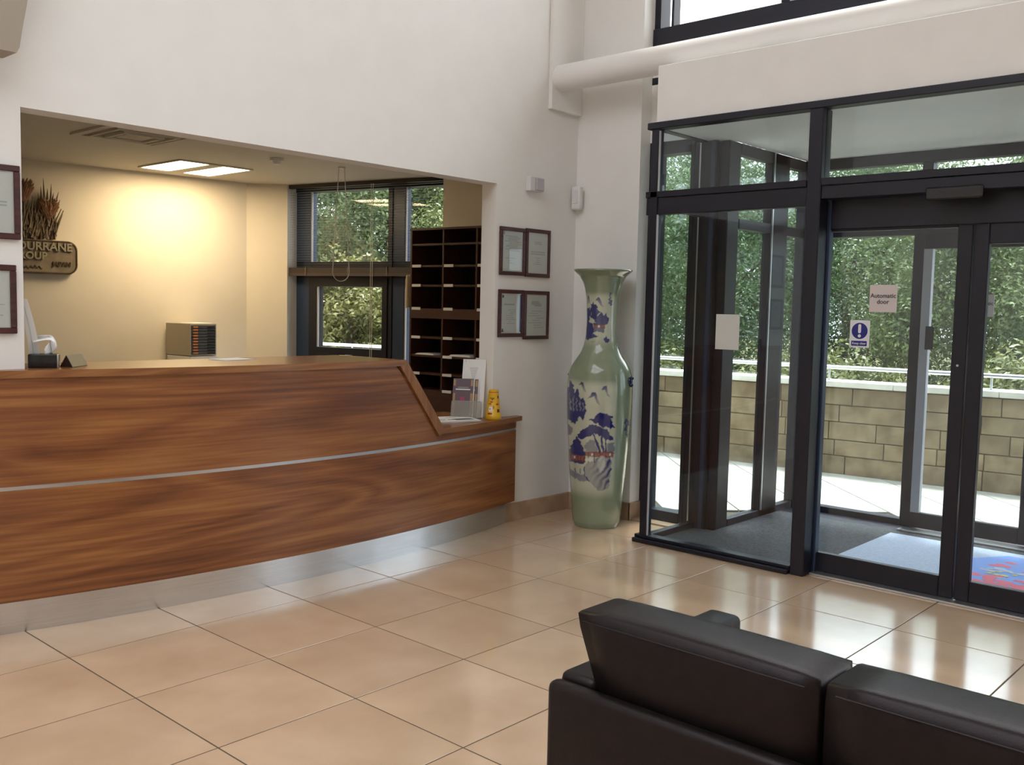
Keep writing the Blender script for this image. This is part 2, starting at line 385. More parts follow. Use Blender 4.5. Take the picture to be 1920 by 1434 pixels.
# ---- office shell
def wallseg(name, p0, p1, z0, z1, th, m):
    """vertical wall between two plan points, thickness on the outer side (right of p0>p1)"""
    p0, p1 = Vector((*p0, 0)), Vector((*p1, 0)); d = (p1-p0).normalized(); nrm = Vector((d.y, -d.x, 0))*th
    return B().prism([(p0.x, p0.y), (p1.x, p1.y), (p1.x+nrm.x, p1.y+nrm.y), (p0.x+nrm.x, p0.y+nrm.y)], z0, z1)
BW0, BW1 = (.8, 8.372), (5.02, 7.93)                                # back wall line
WD = Vector((5.30-5.68, 7.70-6.0, 0)).normalized()                  # direction of the office window wall, away from us
def fw(t, off=0):                                                   # point on the window wall line; t = metres beyond Y=6.0
    p = Vector((5.68, 6.0, 0))+WD*t; nrm = Vector((WD.y, -WD.x, 0)); return p+nrm*off
struct(wallseg('x', BW0, BW1, 0, ZO, -.15, OFFW).done('wall_office_back', OFFW))
TL_, TR_ = 1.735, -.02                                               # window from t=-.02 to t=1.735
oside = B()
a, b = fw(TR_), fw(-1.40)
oside.prism([(a.x, a.y), (a.x+.28, a.y+.05), (6.25, 4.76), (b.x, b.y)][::1], 0, ZO)
struct(oside.done('wall_office_side', OFFW))
a, b = fw(TL_), Vector((5.02, 7.93, 0))
op = B(); a2 = fw(TL_, .28)
op.prism([(b.x, b.y), (a.x, a.y), (a2.x, a2.y), (5.45, 8.1)], 0, ZO)
struct(op.done('wall_office_pier', OFFW))
struct(boxo('wall_office_west', OFFW, .68, .8, YW+.14, 8.5, 0, ZO))
struct(B().prism([(.7, YW+.14), (6.05, YW+.14), (5.95, 5.6), (5.3, 8.3), (.7, 8.6)], ZO, ZO+.2).done('ceiling_office', OFFC))
# ---- office window, slate blue frame, two lights over opening casement
w1 = struct_root('window_1', (5.5, 6.8, 0))
def wbox(bld, t0, t1, o0, o1, z0, z1):
    p = [fw(t0, o0), fw(t1, o0), fw(t1, o1), fw(t0, o1)]; bld.prism([(q.x, q.y) for q in p], z0, z1); return bld
def wb(name, m, *a_, parent=w1): return wbox(B(), *a_).done(name, m, parent)
wb('reveal_board', WALL, TL_-.004, TL_, .0, .16, .9, ZO)
F0, F1 = .13, .22
wb('jamb', FRAMEB, 1.56, 1.731, F0, F1, .85, ZO-.03)
wb('jamb', FRAMEB, TR_, .04, F0, F1, .85, ZO-.03)
wb('mullion', FRAMEB, .47, .60, F0, F1, .85, ZO-.03)
wb('mullion', FRAME, .60, .645, F0-.01, F1, .85, ZO-.03)
wb('head_rail', FRAME, TR_, 1.731, F0-.01, F1, ZO-.06, ZO)
wb('sill_rail', FRAME, TR_, 1.731, F0-.02, F1, .85, 1.00)
wb('transom', FRAME, TR_, 1.731, F0, F1, 1.78, 1.93)
wb('glazing_bead', TRIMW, 1.545, 1.56, F0+.005, F0+.022, 1.93, ZO-.06)
wb('glazing_bead', TRIMW,   .455, .468, F0+.005, F0+.022, 1.0, ZO-.06)
wb('casement_stile', FRAME, 1.47, 1.56, F0-.02, F1-.01, 1.0, 1.78)
wb('casement_stile', FRAME, .645, .70, F0-.02, F1-.01, 1.0, 1.78)
wb('casement_rail', FRAME, .70, 1.47, F0-.02, F1-.01, 1.70, 1.78)
wb('casement_rail', FRAME, .70, 1.47, F0-.02, F1-.01, 1.0, 1.135)
wb('casement_bead', TRIMW, 1.455, 1.47, F0-.01, F0+.006, 1.135, 1.70)
hnd = wb('window_handle', STEEL, 1.03, 1.10, F0-.045, F0-.02, 1.06, 1.075)
wb('pane', GLASS, .60, 1.56, .18, .19, 1.93, ZO-.06)
wb('pane', GLASS, .70, 1.47, .17, .18, 1.135, 1.70)
wb('pane', GLASS, .04, .47, .18, .19, 1.0, 1.78); wb('pane', GLASS, .04, .47, .18, .19, 1.93, ZO-.06)

# ---- lobby: inner glazed screen
L1 = 3.61; L0 = -.33; XI = 5.285
inn = struct_root('window_4', (XI, 2.5, 0))
def panel_frame(ya, yb, root):
    lo, hi = min(ya, yb), max(ya, yb)
    boxo('base_rail', FRAME, XI-.035, XI+.09, lo, hi, 0, .028, root, .004); boxo('base_rail', FRAME, XI-.005, XI+.07, lo, hi, .028, .048, root, .003)
    boxo('transom', FRAME, XI, XI+.07, lo, hi, 2.275, 2.315, root, .003); boxo('transom', FRAME, XI+.012, XI+.07, lo, hi, 2.165, 2.275, root, .003)
    boxo('pane', GLASSD, XI+.03, XI+.042, lo+.02, hi-.02, .048, 2.165, root); boxo('pane', GLASSD, XI+.03, XI+.042, lo+.02, hi-.02, 2.315, 2.715, root)
panel_frame(2.53, 3.645, inn)
boxo('corner_post', FRAME, XI, XI+.06, 3.555, 3.61, .048, 2.715, inn, .003)
boxo('glazing_bead', TRIMW, XI+.004, XI+.016, 3.547, 3.555, .05, 2.165, inn)
boxo('glazing_bead', TRIMW, XI+.004, XI+.016, 3.547, 3.555, 2.315, 2.70, inn)
boxo('head_rail', FRAME, XI-.012, XI+.08, L0, 3.64, 2.712, 2.755, inn, .004)
for y in (2.44, .73):
    boxo('main_post', FRAME, XI-.01, XI+.11, y, y+.085, 0, 2.715, inn, .006)
    boxo('main_post', FRAMEB, XI+.11, XI+.16, y-.015, y+.06, 0, 2.2, inn, .004)
boxo('pane', GLASSD, XI+.03, XI+.042, .815, 2.44, 2.315, 2.715, inn)
boxo('transom', FRAME, XI-.005, XI+.07, .815, 2.44, 2.275, 2.318, inn, .003)
boxo('door_header', FRAME, XI+.005, XI+.12, .815, 2.44, 2.20, 2.275, inn, .003)
boxo('operator_cover', FRAME, XI+.12, XI+.19, .815, 2.44, 2.035, 2.275, inn, .004)
boxo('presence_sensor', BLACKP, XI-.03, XI+.01, 1.565, 1.85, 2.155, 2.222, inn, .008)
panel_frame(L0, .73, inn)
boxo('corner_post', FRAME, XI, XI+.06, L0, L0+.055, .048, 2.715, inn, .003)
boxo('floor_track', ALU, XI+.07, XI+.15, .80, 2.44, -.001, .012, inn, .003)
def leaf(root, X0, ya, yb, z0, zt, gt, st=.07, bot=.105, th=.045, edge=None, m=FRAME):
    boxo('stile', m, X0, X0+th, ya, ya+st, z0, zt, root, .004); boxo('stile', m, X0, X0+th, yb-st, yb, z0, zt, root, .004)
    boxo('bottom_rail', m, X0, X0+th, ya+st, yb-st, z0, z0+bot, root, .004); boxo('top_rail', m, X0, X0+th, ya+st, yb-st, gt, zt, root, .004)
    boxo('pane', GLASSD, X0+.016, X0+.028, ya+st-.004, yb-st+.004, z0+bot-.004, gt+.004, root)
XD = XI+.135
d1 = struct_root('door_1', (XD, 2.05, 0)); leaf(d1, XD, 1.648, 2.555, .016, 2.06, 2.022, st=.075, bot=.112)
boxo('glazing_bead', TRIMW, XD+.002, XD+.04, 2.474, 2.480, .13, 2.02, d1)
B().cyl((XD-.004, 1.688, 1.285), (XD+.01, 1.688, 1.285), .006).done('lock_cylinder', STEEL, d1)
d2 = struct_root('door_2', (XD, 1.2, 0)); leaf(d2, XD, .72, 1.640, .016, 2.06, 1.93, st=.075, bot=.112)
# inner return (left side of the lobby) and its twin on the right
for idx, y in ((5, 3.585), (6, L0)):
    wr = struct_root('window_%d' % idx, (5.6, y, 0))
    boxo('base_rail', FRAME, XI+.06, XF-.03, y-.03, y+.025, 0, .048, wr, .003); boxo('transom', FRAME, XI+.06, XF-.03, y-.025, y+.02, 2.20, 2.29, wr, .003)
    boxo('head_rail', FRAME, XI+.06, XF-.03, y-.03, y+.025, 2.712, 2.755, wr, .003)
    boxo('pane', GLASSD, XI+.06, XF-.03, y-.008, y+.004, .048, 2.712, wr)
# ---- outer half of the lobby, beyond the facade
out_l = struct_root('window_7', (6.5, 3.44, 0)); YR, XO = 3.44, 7.10
boxo('facade_post', FRAME, XF-.03, XF+.075, YR+.045, YR+.215, 0, 2.72, out_l, .004)
boxo('facade_post', FRAME, XF+.02, XF+.175, YR-.03, YR+.0449, 0, 2.72, out_l, .004)
boxo('edge_strip', ALU, XF-.034, XF-.029, YR+.165, YR+.175, 0, 2.72, out_l); boxo('edge_strip', FRAMEB, XF-.032, XF-.028, YR+.055, YR+.085, 0, 2.72, out_l)  # thin pale strip drawn in for the lit edge of the post
boxo('base_rail', FRAME, XF+.185, XO, YR-.03, YR+.03, 0, .06, out_l, .003)
boxo('mid_post', FRAME, 6.565, 6.84, YR-.03, YR+.035, 0, 2.72, out_l, .004); boxo('edge_strip', ALU, 6.575, 6.59, YR-.041, YR-.031, .06, 2.72, out_l)
boxo('transom', FRAME, XF+.185, XO, YR-.03, YR+.03, 2.13, 2.20, out_l, .003); boxo('head_rail', FRAME, XF+.185, XO, YR-.03, YR+.03, 2.64, 2.72, out_l, .003)
boxo('pane', GLASSD, XF+.185, XO, YR-.006, YR+.006, .06, 2.64, out_l)
out_f = struct_root('window_8', (XO, 2, 0))
boxo('corner_post', FRAME, XO, XO+.09, YR-.06, YR+.035, 0, 2.72, out_f, .004)
boxo('base_rail', FRAME, XO, XO+.09, 2.45, YR-.06, 0, .055, out_f, .003)
boxo('base_rail', FRAME, XO, XO+.09, -.2, .86, 0, .055, out_f, .003)
boxo('transom', FRAME, XO-.02, XO+.09, -.2, YR-.06, 2.125, 2.29, out_f, .004); boxo('head_rail', FRAME, XO, XO+.09, -.2, YR-.06, 2.64, 2.72, out_f, .004)
for y in (2.45, .80): boxo('mullion', FRAME, XO, XO+.09, y, y+.075, 2.29, 2.64, out_f, .004)
boxo('pane', GLASSD, XO+.04, XO+.052, 2.45, YR-.06, .055, 2.125, out_f); boxo('pane', GLASSD, XO+.04, XO+.052, -.2, .86, .055, 2.125, out_f)
boxo('pane', GLASSD, XO+.04, XO+.052, -.2, YR-.06, 2.29, 2.64, out_f)
boxo('floor_track', ALU, XO-.20, XO-.10, .80, 2.50, .009, .024, out_f, .003)
boxo('right_return', FRAME, XF+.09, XO+.09, -.26, -.2, 0, 2.72, out_f)
d3 = struct_root('door_3', (XO-.07, 2.1, 0)); leaf(d3, XO-.075, 1.665, 2.530, .026, 2.125, 2.02, st=.075, bot=.11)
boxo('lit_stile_side', TRIMW, XO-.078, XO-.03, 2.395, 2.455, .136, 2.02, d3)  # paler strip stands in for light on the stile's inner side
boxo('push_pad', BLACKP, XO-.10, XO-.08, 2.355, 2.41, 1.31, 1.475, d3, .004)
d4 = struct_root('door_4', (XO-.07, 1.2, 0)); leaf(d4, XO-.075, .79, 1.655, .026, 2.125, 2.02, st=.075, bot=.11)
# lobby ceiling, roof and white fascia over the inner screen
lc = B(); lc.box(XI+.08, XF+.1, L0+.03, 3.555, 2.72, 2.75); lc.box(XF+.1, XO+.09, -.2, YR-.03, 2.72, 2.75)
struct(lc.done('ceiling_lobby', WALL))
struct(boxo('wall_fascia', WALL, XI+.012, XF-.031, L0, 3.585, 2.756, 3.115, bev=.003))
struct(boxo('roof_lobby', FRAME, XF+.16, XO+.12, -.3, YR+.06, 2.756, 2.95))
# lobby matting
struct(boxo('floor_lobby', CARPET, XI+.155, XO-.2, -.25, 3.41, -.02, .009)); boxo('carpet_strip', CARPET, XI+.092, XF-.03, 3.4105, 3.553, -.02, .009, bpy.data.objects['floor_lobby'])
boxo('carpet_strip', CARPET, XI+.092, XI+.1545, 2.535, 3.41, -.02, .009, bpy.data.objects['floor_lobby']); struct(boxo('floor_threshold', FRAME, XO-.2, XO+.1, -.25, 3.41, -.02, .008))
# ---- skirting, corner boxing, bulkhead
sk = B(); sk.box(5.02, XC, YW-.014, YW, 0, .13, .002); struct(sk.done('baseboard_left', SKIRT))
sk = B(); sk.box(XC-.014, XC, 4.02, YW-.014, 0, .13, .002); sk.box(XC-.014, XF-.03, 4.021, 4.035, 0, .13, .002)
struct(sk.done('baseboard_right', SKIRT))
struct(boxo('trim_1', WALL, 5.415, XC, YW-.035, YW, 2.985, ROOF, bev=.003))
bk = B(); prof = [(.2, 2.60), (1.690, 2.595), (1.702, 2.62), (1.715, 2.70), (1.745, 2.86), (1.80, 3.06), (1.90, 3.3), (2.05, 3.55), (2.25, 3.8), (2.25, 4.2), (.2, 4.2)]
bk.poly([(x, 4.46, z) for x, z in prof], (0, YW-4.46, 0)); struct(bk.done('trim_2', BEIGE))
pipe = thing('pipe', 'thick white round pipe running above the glazed entrance lobby', 'pipe', (5.51, YW, 3.214))
auto(B().cyl((5.51, YW-.001, 3.214), (5.51, -6.4, 3.214), .094, n=40).done('pipe_body', PIPEW, pipe)); 
auto(B().cyl((5.51, YW-.012, 3.214), (5.51, YW-.0005, 3.214), .0985, n=40).done('wall_flange', PIPEW, pipe))

# ================================================================== RECEPTION DESK
DCX, DCY, DR = 3.332, 11.718, 7.33
def arc(x, off=0):
    r_ = DR+off; return DCY-math.sqrt(r_*r_-(x-DCX)**2)
def xs(a_, b_, n=28): return [a_+(b_-a_)*k/n for k in range(n+1)]
desk = thing('reception_desk', 'curved walnut reception desk with silver plinth in the wall opening', 'reception desk', (3.3, 4.6, 0))
def slab_arc(name, m, xa, xb, oo, oi, zb, zt, uvs=None):
    """curved upright board; zb, zt functions or numbers of x"""
    X = xs(xa, xb, 40); g = B(); fz = lambda z, x: z(x) if callable(z) else z
    ring = []
    for x in X:
        ring.append([g.bm.verts.new((x, arc(x, o_), fz(z, x))) for o_, z in ((oo, zb), (oo, zt), (oi, zt), (oi, zb))])
    for p, q in zip(ring, ring[1:]):
        for k in range(4): g.bm.faces.new((p[k], p[(k+1) % 4], q[(k+1) % 4], q[k]))
    g.bm.faces.new(ring[0]); g.bm.faces.new(ring[-1][::-1])
    return auto(g.done(name, m, desk, uv=lambda co, nn: (co.x, co.z)), 30)
XE = 5.085                                                          # right end of the front
slab_arc('plinth', PLINTH, 1.612, 5.03, 0, -.03, 0, .16)
slab_arc('lower_panel', WOODL, 1.60, XE, .042, -.02, .157, .670)
slab_arc('inlay_strip', ALU, 1.60, XE, .038, -.02, .670, .688)
ZT, ZL = 1.18, .732                                                 # underside of the high counter, underside of the low counter
def uptop(x): return ZT if x < 3.80 else (ZL if x > 4.18 else ZT+(ZL-ZT)*(x-3.80)/.38)
slab_arc('upper_panel', WOODU, 1.60, XE, .042, -.02, .688, uptop)
boxo('end_panel', WOODE, 1.565, 1.60, arc(1.6, .045), YW-.002, 0, ZT, desk, .002, uv=lambda co, nn: (co.y+co.z, co.x+co.y))
def counter(name, xa, xb, z0, z1, back, off=.06, m=WOODT):
    X = xs(xa, xb, 36); pts = [(x, arc(x, off)) for x in X]+back
    return B().prism(pts, z0, z1).done(name, m, desk, uv=lambda co, nn: (co.x, co.y*.9+co.z))
counter('high_counter', 1.565, 3.835, ZT, 1.215, [(3.80, 4.98), (1.77, 4.98), (1.77, YW-.004), (1.565, YW-.004)])
o = counter('low_counter', 4.155, 5.145, .735, .768, [(5.145, YW-.004), (4.88, YW-.004), (4.88, 5.10), (4.155, 5.10)])
# sloping edge board that joins the two heights
g = B()
sl = [(3.80, 1.180), (3.835, 1.215), (3.850, 1.215), (4.200, .775), (4.185, .735), (4.160, .722), (4.150, .738)]
fr = [g.bm.verts.new((x, arc(x, .060), z)) for x, z in sl]; bk_ = [g.bm.verts.new((x, 4.98, z)) for x, z in sl]
g.bm.faces.new(fr); g.bm.faces.new(bk_[::-1])
for k in range(len(sl)): g.bm.faces.new((fr[k], bk_[k], bk_[(k+1) % len(sl)], fr[(k+1) % len(sl)]))
g.done('slope_board', WOODT, desk, uv=lambda co, nn: (co.z, co.y+co.x))
# staff side carcass: panels that carry the counters
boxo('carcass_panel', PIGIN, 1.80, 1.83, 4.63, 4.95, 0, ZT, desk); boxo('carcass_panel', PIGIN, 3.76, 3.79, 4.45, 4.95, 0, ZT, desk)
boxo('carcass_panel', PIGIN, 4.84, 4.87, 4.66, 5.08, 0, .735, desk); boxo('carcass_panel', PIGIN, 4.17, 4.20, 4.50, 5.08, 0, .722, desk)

# ================================================================== SOFA
sf = thing('sofa', 'black leather sofa seen from behind in the foreground, two back cushions', 'sofa', (2.22, .8, 0))
SX0, SX1, SY1, SY0 = 1.835, 2.645, 1.525, -.03
def cushion(name, x0, x1, y0, y1, z0, z1, m, parent, bev=.03, seg=4, puff=.0, taper=(0, 0)):
    t = bmesh.new(); bmesh.ops.create_cube(t, size=1)
    bmesh.ops.subdivide_edges(t, edges=t.edges[:], cuts=7, use_grid_fill=True)
    hx, hy, hz = (x1-x0)/2, (y1-y0)/2, (z1-z0)/2
    for v in t.verts:
        q = v.co*2
        # round the corners, then swell each face
        p = Vector((q.x*hx, q.y*hy, q.z*hz)); c_ = Vector((max(-hx+bev, min(hx-bev, p.x)), max(-hy+bev, min(hy-bev, p.y)), max(-hz+bev, min(hz-bev, p.z))))
        dd = p-c_
        if dd.length > 1e-6: p = c_+dd.normalized()*bev
        s_ = puff
        p.x += s_*(1-q.y*q.y)*(1-q.z*q.z)*(1 if q.x > .99 else (-1 if q.x < -.99 else 0))
        p.z += s_*.8*(1-q.y*q.y)*(1-q.x*q.x)*(1 if q.z > .99 else (-1 if q.z < -.99 else 0))
        v.co = p
    mt = Matrix.Translation(((x0+x1)/2, (y0+y1)/2, (z0+z1)/2))
    for v in t.verts:                                               # the outer end narrows downwards between the arms
        u_ = (v.co.y+hy)/(2*hy); dn = min(.065, max(0, .40*(hz-.012-v.co.z)))
        v.co.y += -taper[1]*u_*dn+taper[0]*(1-u_)*dn
    g = B(); g.add(t, mt); o = g.done(name, m, parent, smooth=True)
    return o
def rbox(name, x0, x1, y0, y1, z0, z1, m, parent, bev=.022, seg=4):
    return auto(B().box(x0, x1, y0, y1, z0, z1, bev, seg).done(name, m, parent), 60)
rbox('back_frame', SX0, SX0+.052, SY0, SY1, .06, .60, LEATHER, sf)
rbox('armrest', SX0+.053, SX1, SY1-.115, SY1, .06, .612, LEATHER, sf); rbox('armrest', SX0+.053, SX1, SY0, SY0+.110, .06, .612, LEATHER, sf)
rbox('seat_base', SX0+.053, SX1-.02, SY0+.111, SY1-.111, .06, .27, LEATHER, sf)
for ya, yb in ((.829, 1.412), (.083, .826)):
    cushion('seat_cushion', SX0+.26, SX1+.005, ya, yb, .27, .43, LEATHER, sf, .04, puff=.012)
for k, (ya, yb) in enumerate(((.829, 1.487), (.02, .822))):
    bc = cushion('back_cushion', 1.898, 2.090, ya, yb, .435, .777, LEATHER, sf, .017, puff=.010, taper=(0, 1) if k == 0 else (1, 0))
    # stitched seam along the rear top edge
    B().tube([(1.898-.0035, ya+.03+(yb-ya-.06)*q/10, .755) for q in range(11)], .0022, 6).done('seam', LEATHER, bc)
for x, y in ((SX0+.06, SY0+.06), (SX0+.06, SY1-.06), (SX1-.07, SY0+.06), (SX1-.07, SY1-.06)):
    B().cyl((x, y, 0), (x, y, .06), .022, .026).done('leg', STEEL, sf)

# ================================================================== VASE
VC = (5.475, 4.114)
prof = [(1385, 224), (1360, 245), (1300, 255), (1200, 273), (1100, 292), (1000, 305), (900, 319), (830, 328), (760, 333), (680, 336), (632, 331), (600, 322), (580, 314), (550, 286), (520, 248), (490, 205), (450, 174), (400, 159), (330, 153), (230, 159), (170, 175), (130, 200), (100, 236), (85, 272), (76, 292), (72, 296)]
prof.sort(reverse=True)
PY = np.array([p[0] for p in prof], float); PW = np.array([p[1] for p in prof], float)
NV, NU = 520, 400
yy = np.linspace(1385, 72, NV); ww = np.interp(-yy, -PY, PW)
ker = np.hanning(31); ker /= ker.sum(); wpad = np.pad(ww, 15, mode='edge'); wsm = np.convolve(wpad, ker, 'valid'); ww = np.where((yy > 110) & (yy < 1350), wsm, ww)
rad = ww/1434.0; zz = 1.815*(1385-yy)/(1385-72)
# painting laid out on a flat sheet (x 0..541, y 0..1434), then wrapped onto the front of the vase
PH, PWD = 1434, 541
gy, gx = np.mgrid[0:PH, 0:PWD].astype(float)
def blur(a_, k):
    kk = np.hanning(2*k+3)[1:-1]; kk /= kk.sum()
    a_ = np.apply_along_axis(lambda m_: np.convolve(m_, kk, 'same'), 0, a_); return np.apply_along_axis(lambda m_: np.convolve(m_, kk, 'same'), 1, a_)
def noise2(s_, seed):
    q = np.random.RandomState(seed).rand(PH//s_+2, PWD//s_+2); fy, fx = gy/s_, gx/s_; iy, ix = fy.astype(int), fx.astype(int); ty, tx = fy-iy, fx-ix
    return (q[iy, ix]*(1-tx)+q[iy, ix+1]*tx)*(1-ty)+(q[iy+1, ix]*(1-tx)+q[iy+1, ix+1]*tx)*ty
wob = 9*(noise2(9, 1)-.5); wob2 = 9*(noise2(9, 2)-.5)
def polym(pts, jag=1.0):
    pts = np.array(pts, float); x, y = gx+wob*jag, gy+wob2*jag; ins = np.zeros((PH, PWD), bool); k = len(pts)
    y0, y1 = int(max(0, pts[:, 1].min()-8)), int(min(PH, pts[:, 1].max()+8)); x_, y_ = x[y0:y1], y[y0:y1]; sub = np.zeros(x_.shape, bool)
    for i in range(k):
        (ax, ay), (bx, by) = pts[i], pts[(i+1) % k]
        if ay == by: continue
        c_ = ((ay > y_) != (by > y_)) & (x_ < (bx-ax)*(y_-ay)/(by-ay)+ax); sub ^= c_
    ins[y0:y1] = sub; return ins.astype(float)
def sstep(a_, b_, v): t = np.clip((v-a_)/(b_-a_), 0, 1); return t*t*(3-2*t)
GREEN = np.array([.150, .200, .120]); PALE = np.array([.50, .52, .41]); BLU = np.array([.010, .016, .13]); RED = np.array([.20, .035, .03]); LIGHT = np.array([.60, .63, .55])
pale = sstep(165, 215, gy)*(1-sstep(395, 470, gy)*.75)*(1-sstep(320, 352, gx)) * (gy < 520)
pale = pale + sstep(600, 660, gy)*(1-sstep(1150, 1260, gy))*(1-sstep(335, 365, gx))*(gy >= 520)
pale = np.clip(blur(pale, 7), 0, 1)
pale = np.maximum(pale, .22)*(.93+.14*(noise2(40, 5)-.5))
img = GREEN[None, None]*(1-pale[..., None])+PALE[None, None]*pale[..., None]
blue = np.zeros((PH, PWD)); red = np.zeros((PH, PWD)); lite = np.zeros((PH, PWD))
def bp(pts, a_=1.0, soft=1, jag=1.0):
    global blue
    blue = np.maximum(blue, a_*(blur(polym(pts, jag), soft) if soft else polym(pts, jag)))
def mount(pts, a_=1.0):                 # mountain stroke: dark crest fading downwards
    global blue
    p = polym(pts, .5); t, b_ = min(q[1] for q in pts), max(q[1] for q in pts); f = 1-np.clip((gy-t)/(b_-t), 0, 1)*.75
    blue = np.maximum(blue, a_*blur(p, 2)*f)
# neck scene
mount([(190, 195), (197, 202), (206, 238), (190, 240)]); mount([(232, 222), (243, 205), (250, 207), (258, 228), (274, 262), (258, 250), (244, 226)])
bp([(300, 190), (311, 190), (312, 245), (301, 247)], .75, 1, 2.2)
bp([(222, 228), (230, 242), (244, 258), (238, 268), (258, 284), (240, 292), (246, 312), (226, 318), (206, 308), (212, 288), (200, 276), (214, 262), (208, 250)], .95, 1, 1.4)
bp([(188, 262), (204, 258), (210, 290), (200, 330), (222, 340), (228, 376), (210, 420), (188, 424)], .95, 2, 1.4)
bp([(228, 326), (236, 300), (252, 292), (262, 284), (270, 296), (282, 288), (290, 300), (302, 310), (298, 326), (280, 330), (262, 338), (240, 336)], .9, 1, 1.4)
bp([(224, 336), (292, 326), (296, 338), (284, 346), (226, 348)], .9, 1, .6); bp([(226, 360), (282, 360), (280, 384), (240, 380), (226, 384)], .75, 1, .8)
red = np.maximum(red, polym([(226, 346), (282, 344), (282, 362), (226, 362)], .4)*.85); lite = np.maximum(lite, polym([(246, 348), (256, 348), (256, 358), (246, 358)], .2))
bp([(188, 398), (230, 392), (250, 402), (240, 412), (188, 414)], .9, 2); bp([(276, 414), (284, 412), (288, 400), (294, 414), (312, 416), (306, 430), (286, 432)], .9, 1)
bp([(216, 428), (236, 430), (236, 434), (216, 432)], .4, 1)
# shoulder mark and body scene
mount([(160, 650), (172, 630), (182, 634), (192, 662), (200, 684), (186, 676), (172, 646)]); mount([(204, 714), (218, 700), (230, 680), (246, 680), (256, 712), (270, 750), (252, 730), (240, 700), (222, 708)])
mount([(272, 668), (284, 650), (298, 646), (306, 680), (320, 710), (302, 694), (292, 668)])
bp([(100, 700), (110, 640), (118, 628), (130, 648), (140, 690), (150, 668), (158, 672), (166, 706), (178, 720), (186, 708), (196, 734), (202, 790), (190, 826), (170, 808), (150, 850), (128, 844), (108, 832), (100, 800)], .95, 2, 1.5)
for k in range(5): lite = np.maximum(lite, .35*blur(polym([(112+18*k, 690+12*k), (117+18*k, 690+12*k), (124+17*k, 780), (118+17*k, 785)], 1.5), 2))
bp([(100, 868), (118, 860), (138, 876), (134, 900), (116, 912), (100, 918)], .7, 4, 1.5)
bp([(216, 822), (238, 812), (256, 788), (282, 780), (308, 786), (330, 804), (326, 818), (346, 852), (330, 860), (306, 848), (286, 856), (262, 840), (240, 828)], 1, 1, 1.5)
bp([(158, 912), (168, 890), (186, 872), (206, 862), (220, 846), (248, 840), (276, 856), (310, 868), (330, 896), (342, 920), (322, 924), (300, 912), (276, 904), (256, 888), (236, 898), (216, 902), (196, 916), (176, 924)], .95, 1, 1.6)
for pts in ([(236, 890), (244, 888), (262, 930), (276, 960), (280, 990), (270, 990), (264, 962), (250, 930)], [(276, 898), (284, 898), (288, 940), (300, 980), (292, 990), (280, 950)], [(298, 905), (306, 905), (304, 950), (310, 985), (300, 985)]): bp(pts, .95, 1, .6)
bp([(196, 950), (220, 920), (250, 926), (262, 960), (262, 990), (206, 985)], .55, 3, 1.5); bp([(304, 940), (342, 930), (346, 990), (306, 990)], .6, 3, 1.5)
bp([(108, 1000), (126, 980), (122, 968), (140, 950), (138, 938), (152, 922), (156, 904), (164, 922), (180, 938), (178, 950), (194, 966), (190, 980), (206, 996), (206, 1006), (108, 1010)], .95, 1, .8)
red = np.maximum(red, polym([(106, 1006), (202, 1006), (202, 1034), (106, 1040)], .5)*.85); red = np.maximum(red, polym([(200, 984), (342, 978), (342, 1010), (260, 1008), (202, 1004)], .5)*.8)
for x in (112, 128, 146, 162, 178, 196, 216, 246, 300, 322): bp([(x, 984), (x+5, 984), (x+5, 1040), (x, 1040)], .8, 1, .4)
lite = np.maximum(lite, blur(polym([(204, 1016), (240, 1012), (238, 1030), (204, 1034)], .5), 1)*.9); lite = np.maximum(lite, polym([(232, 990), (242, 989), (242, 1000), (232, 1002)], .2)); lite = np.maximum(lite, polym([(322, 986), (330, 986), (330, 1000), (322, 1000)], .2)); lite = np.maximum(lite, polym([(144, 1014), (152, 1014), (152, 1026), (144, 1026)], .2))
bp([(106, 1034), (206, 1030), (196, 1046), (150, 1050), (110, 1048)], .9, 1)
rock = blur(polym([(198, 1060), (220, 1036), (250, 1030), (272, 996), (292, 990), (318, 1004), (336, 1030), (334, 1080), (322, 1120), (326, 1160), (300, 1176), (270, 1184), (252, 1162), (226, 1134), (204, 1104)], 1.2), 2)
rstr = .5+.5*np.sin((gx*.9+gy*.55)*.22+4*noise2(24, 9)); blue = np.maximum(blue, rock*(.35+.6*rstr*sstep(200, 330, gx-.25*(gy-1080))))
lite = np.maximum(lite, rock*.55*blur(polym([(276, 1000), (300, 1000), (306, 1050), (280, 1090), (264, 1060)], 1), 6))
for pts in ([(196, 1060), (201, 1060), (204, 1104), (228, 1136), (224, 1140), (200, 1108)],): bp(pts, .95, 1, .6)
bp([(108, 1066), (126, 1072), (130, 1096), (200, 1102), (236, 1136), (180, 1138), (128, 1120), (112, 1090)], .6, 3, 1.4)
for x in (152, 178): bp([(x, 1074), (x+5, 1076), (x+6, 1098), (x, 1098)], .7, 1, .8)
bp([(396, 820), (412, 818), (416, 860), (410, 918), (396, 916)], .75, 1, 3.0)
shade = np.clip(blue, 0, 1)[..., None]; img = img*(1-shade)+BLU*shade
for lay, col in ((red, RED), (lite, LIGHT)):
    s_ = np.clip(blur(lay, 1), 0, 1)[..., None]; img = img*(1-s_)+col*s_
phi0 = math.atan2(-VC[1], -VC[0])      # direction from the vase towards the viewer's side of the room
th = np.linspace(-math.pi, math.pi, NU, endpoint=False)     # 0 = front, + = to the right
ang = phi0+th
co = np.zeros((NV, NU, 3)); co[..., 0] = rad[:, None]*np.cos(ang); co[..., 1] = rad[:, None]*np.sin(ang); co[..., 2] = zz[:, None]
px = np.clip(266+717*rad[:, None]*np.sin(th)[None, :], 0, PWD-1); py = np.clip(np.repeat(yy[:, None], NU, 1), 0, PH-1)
col = img[py.astype(int), px.astype(int)]
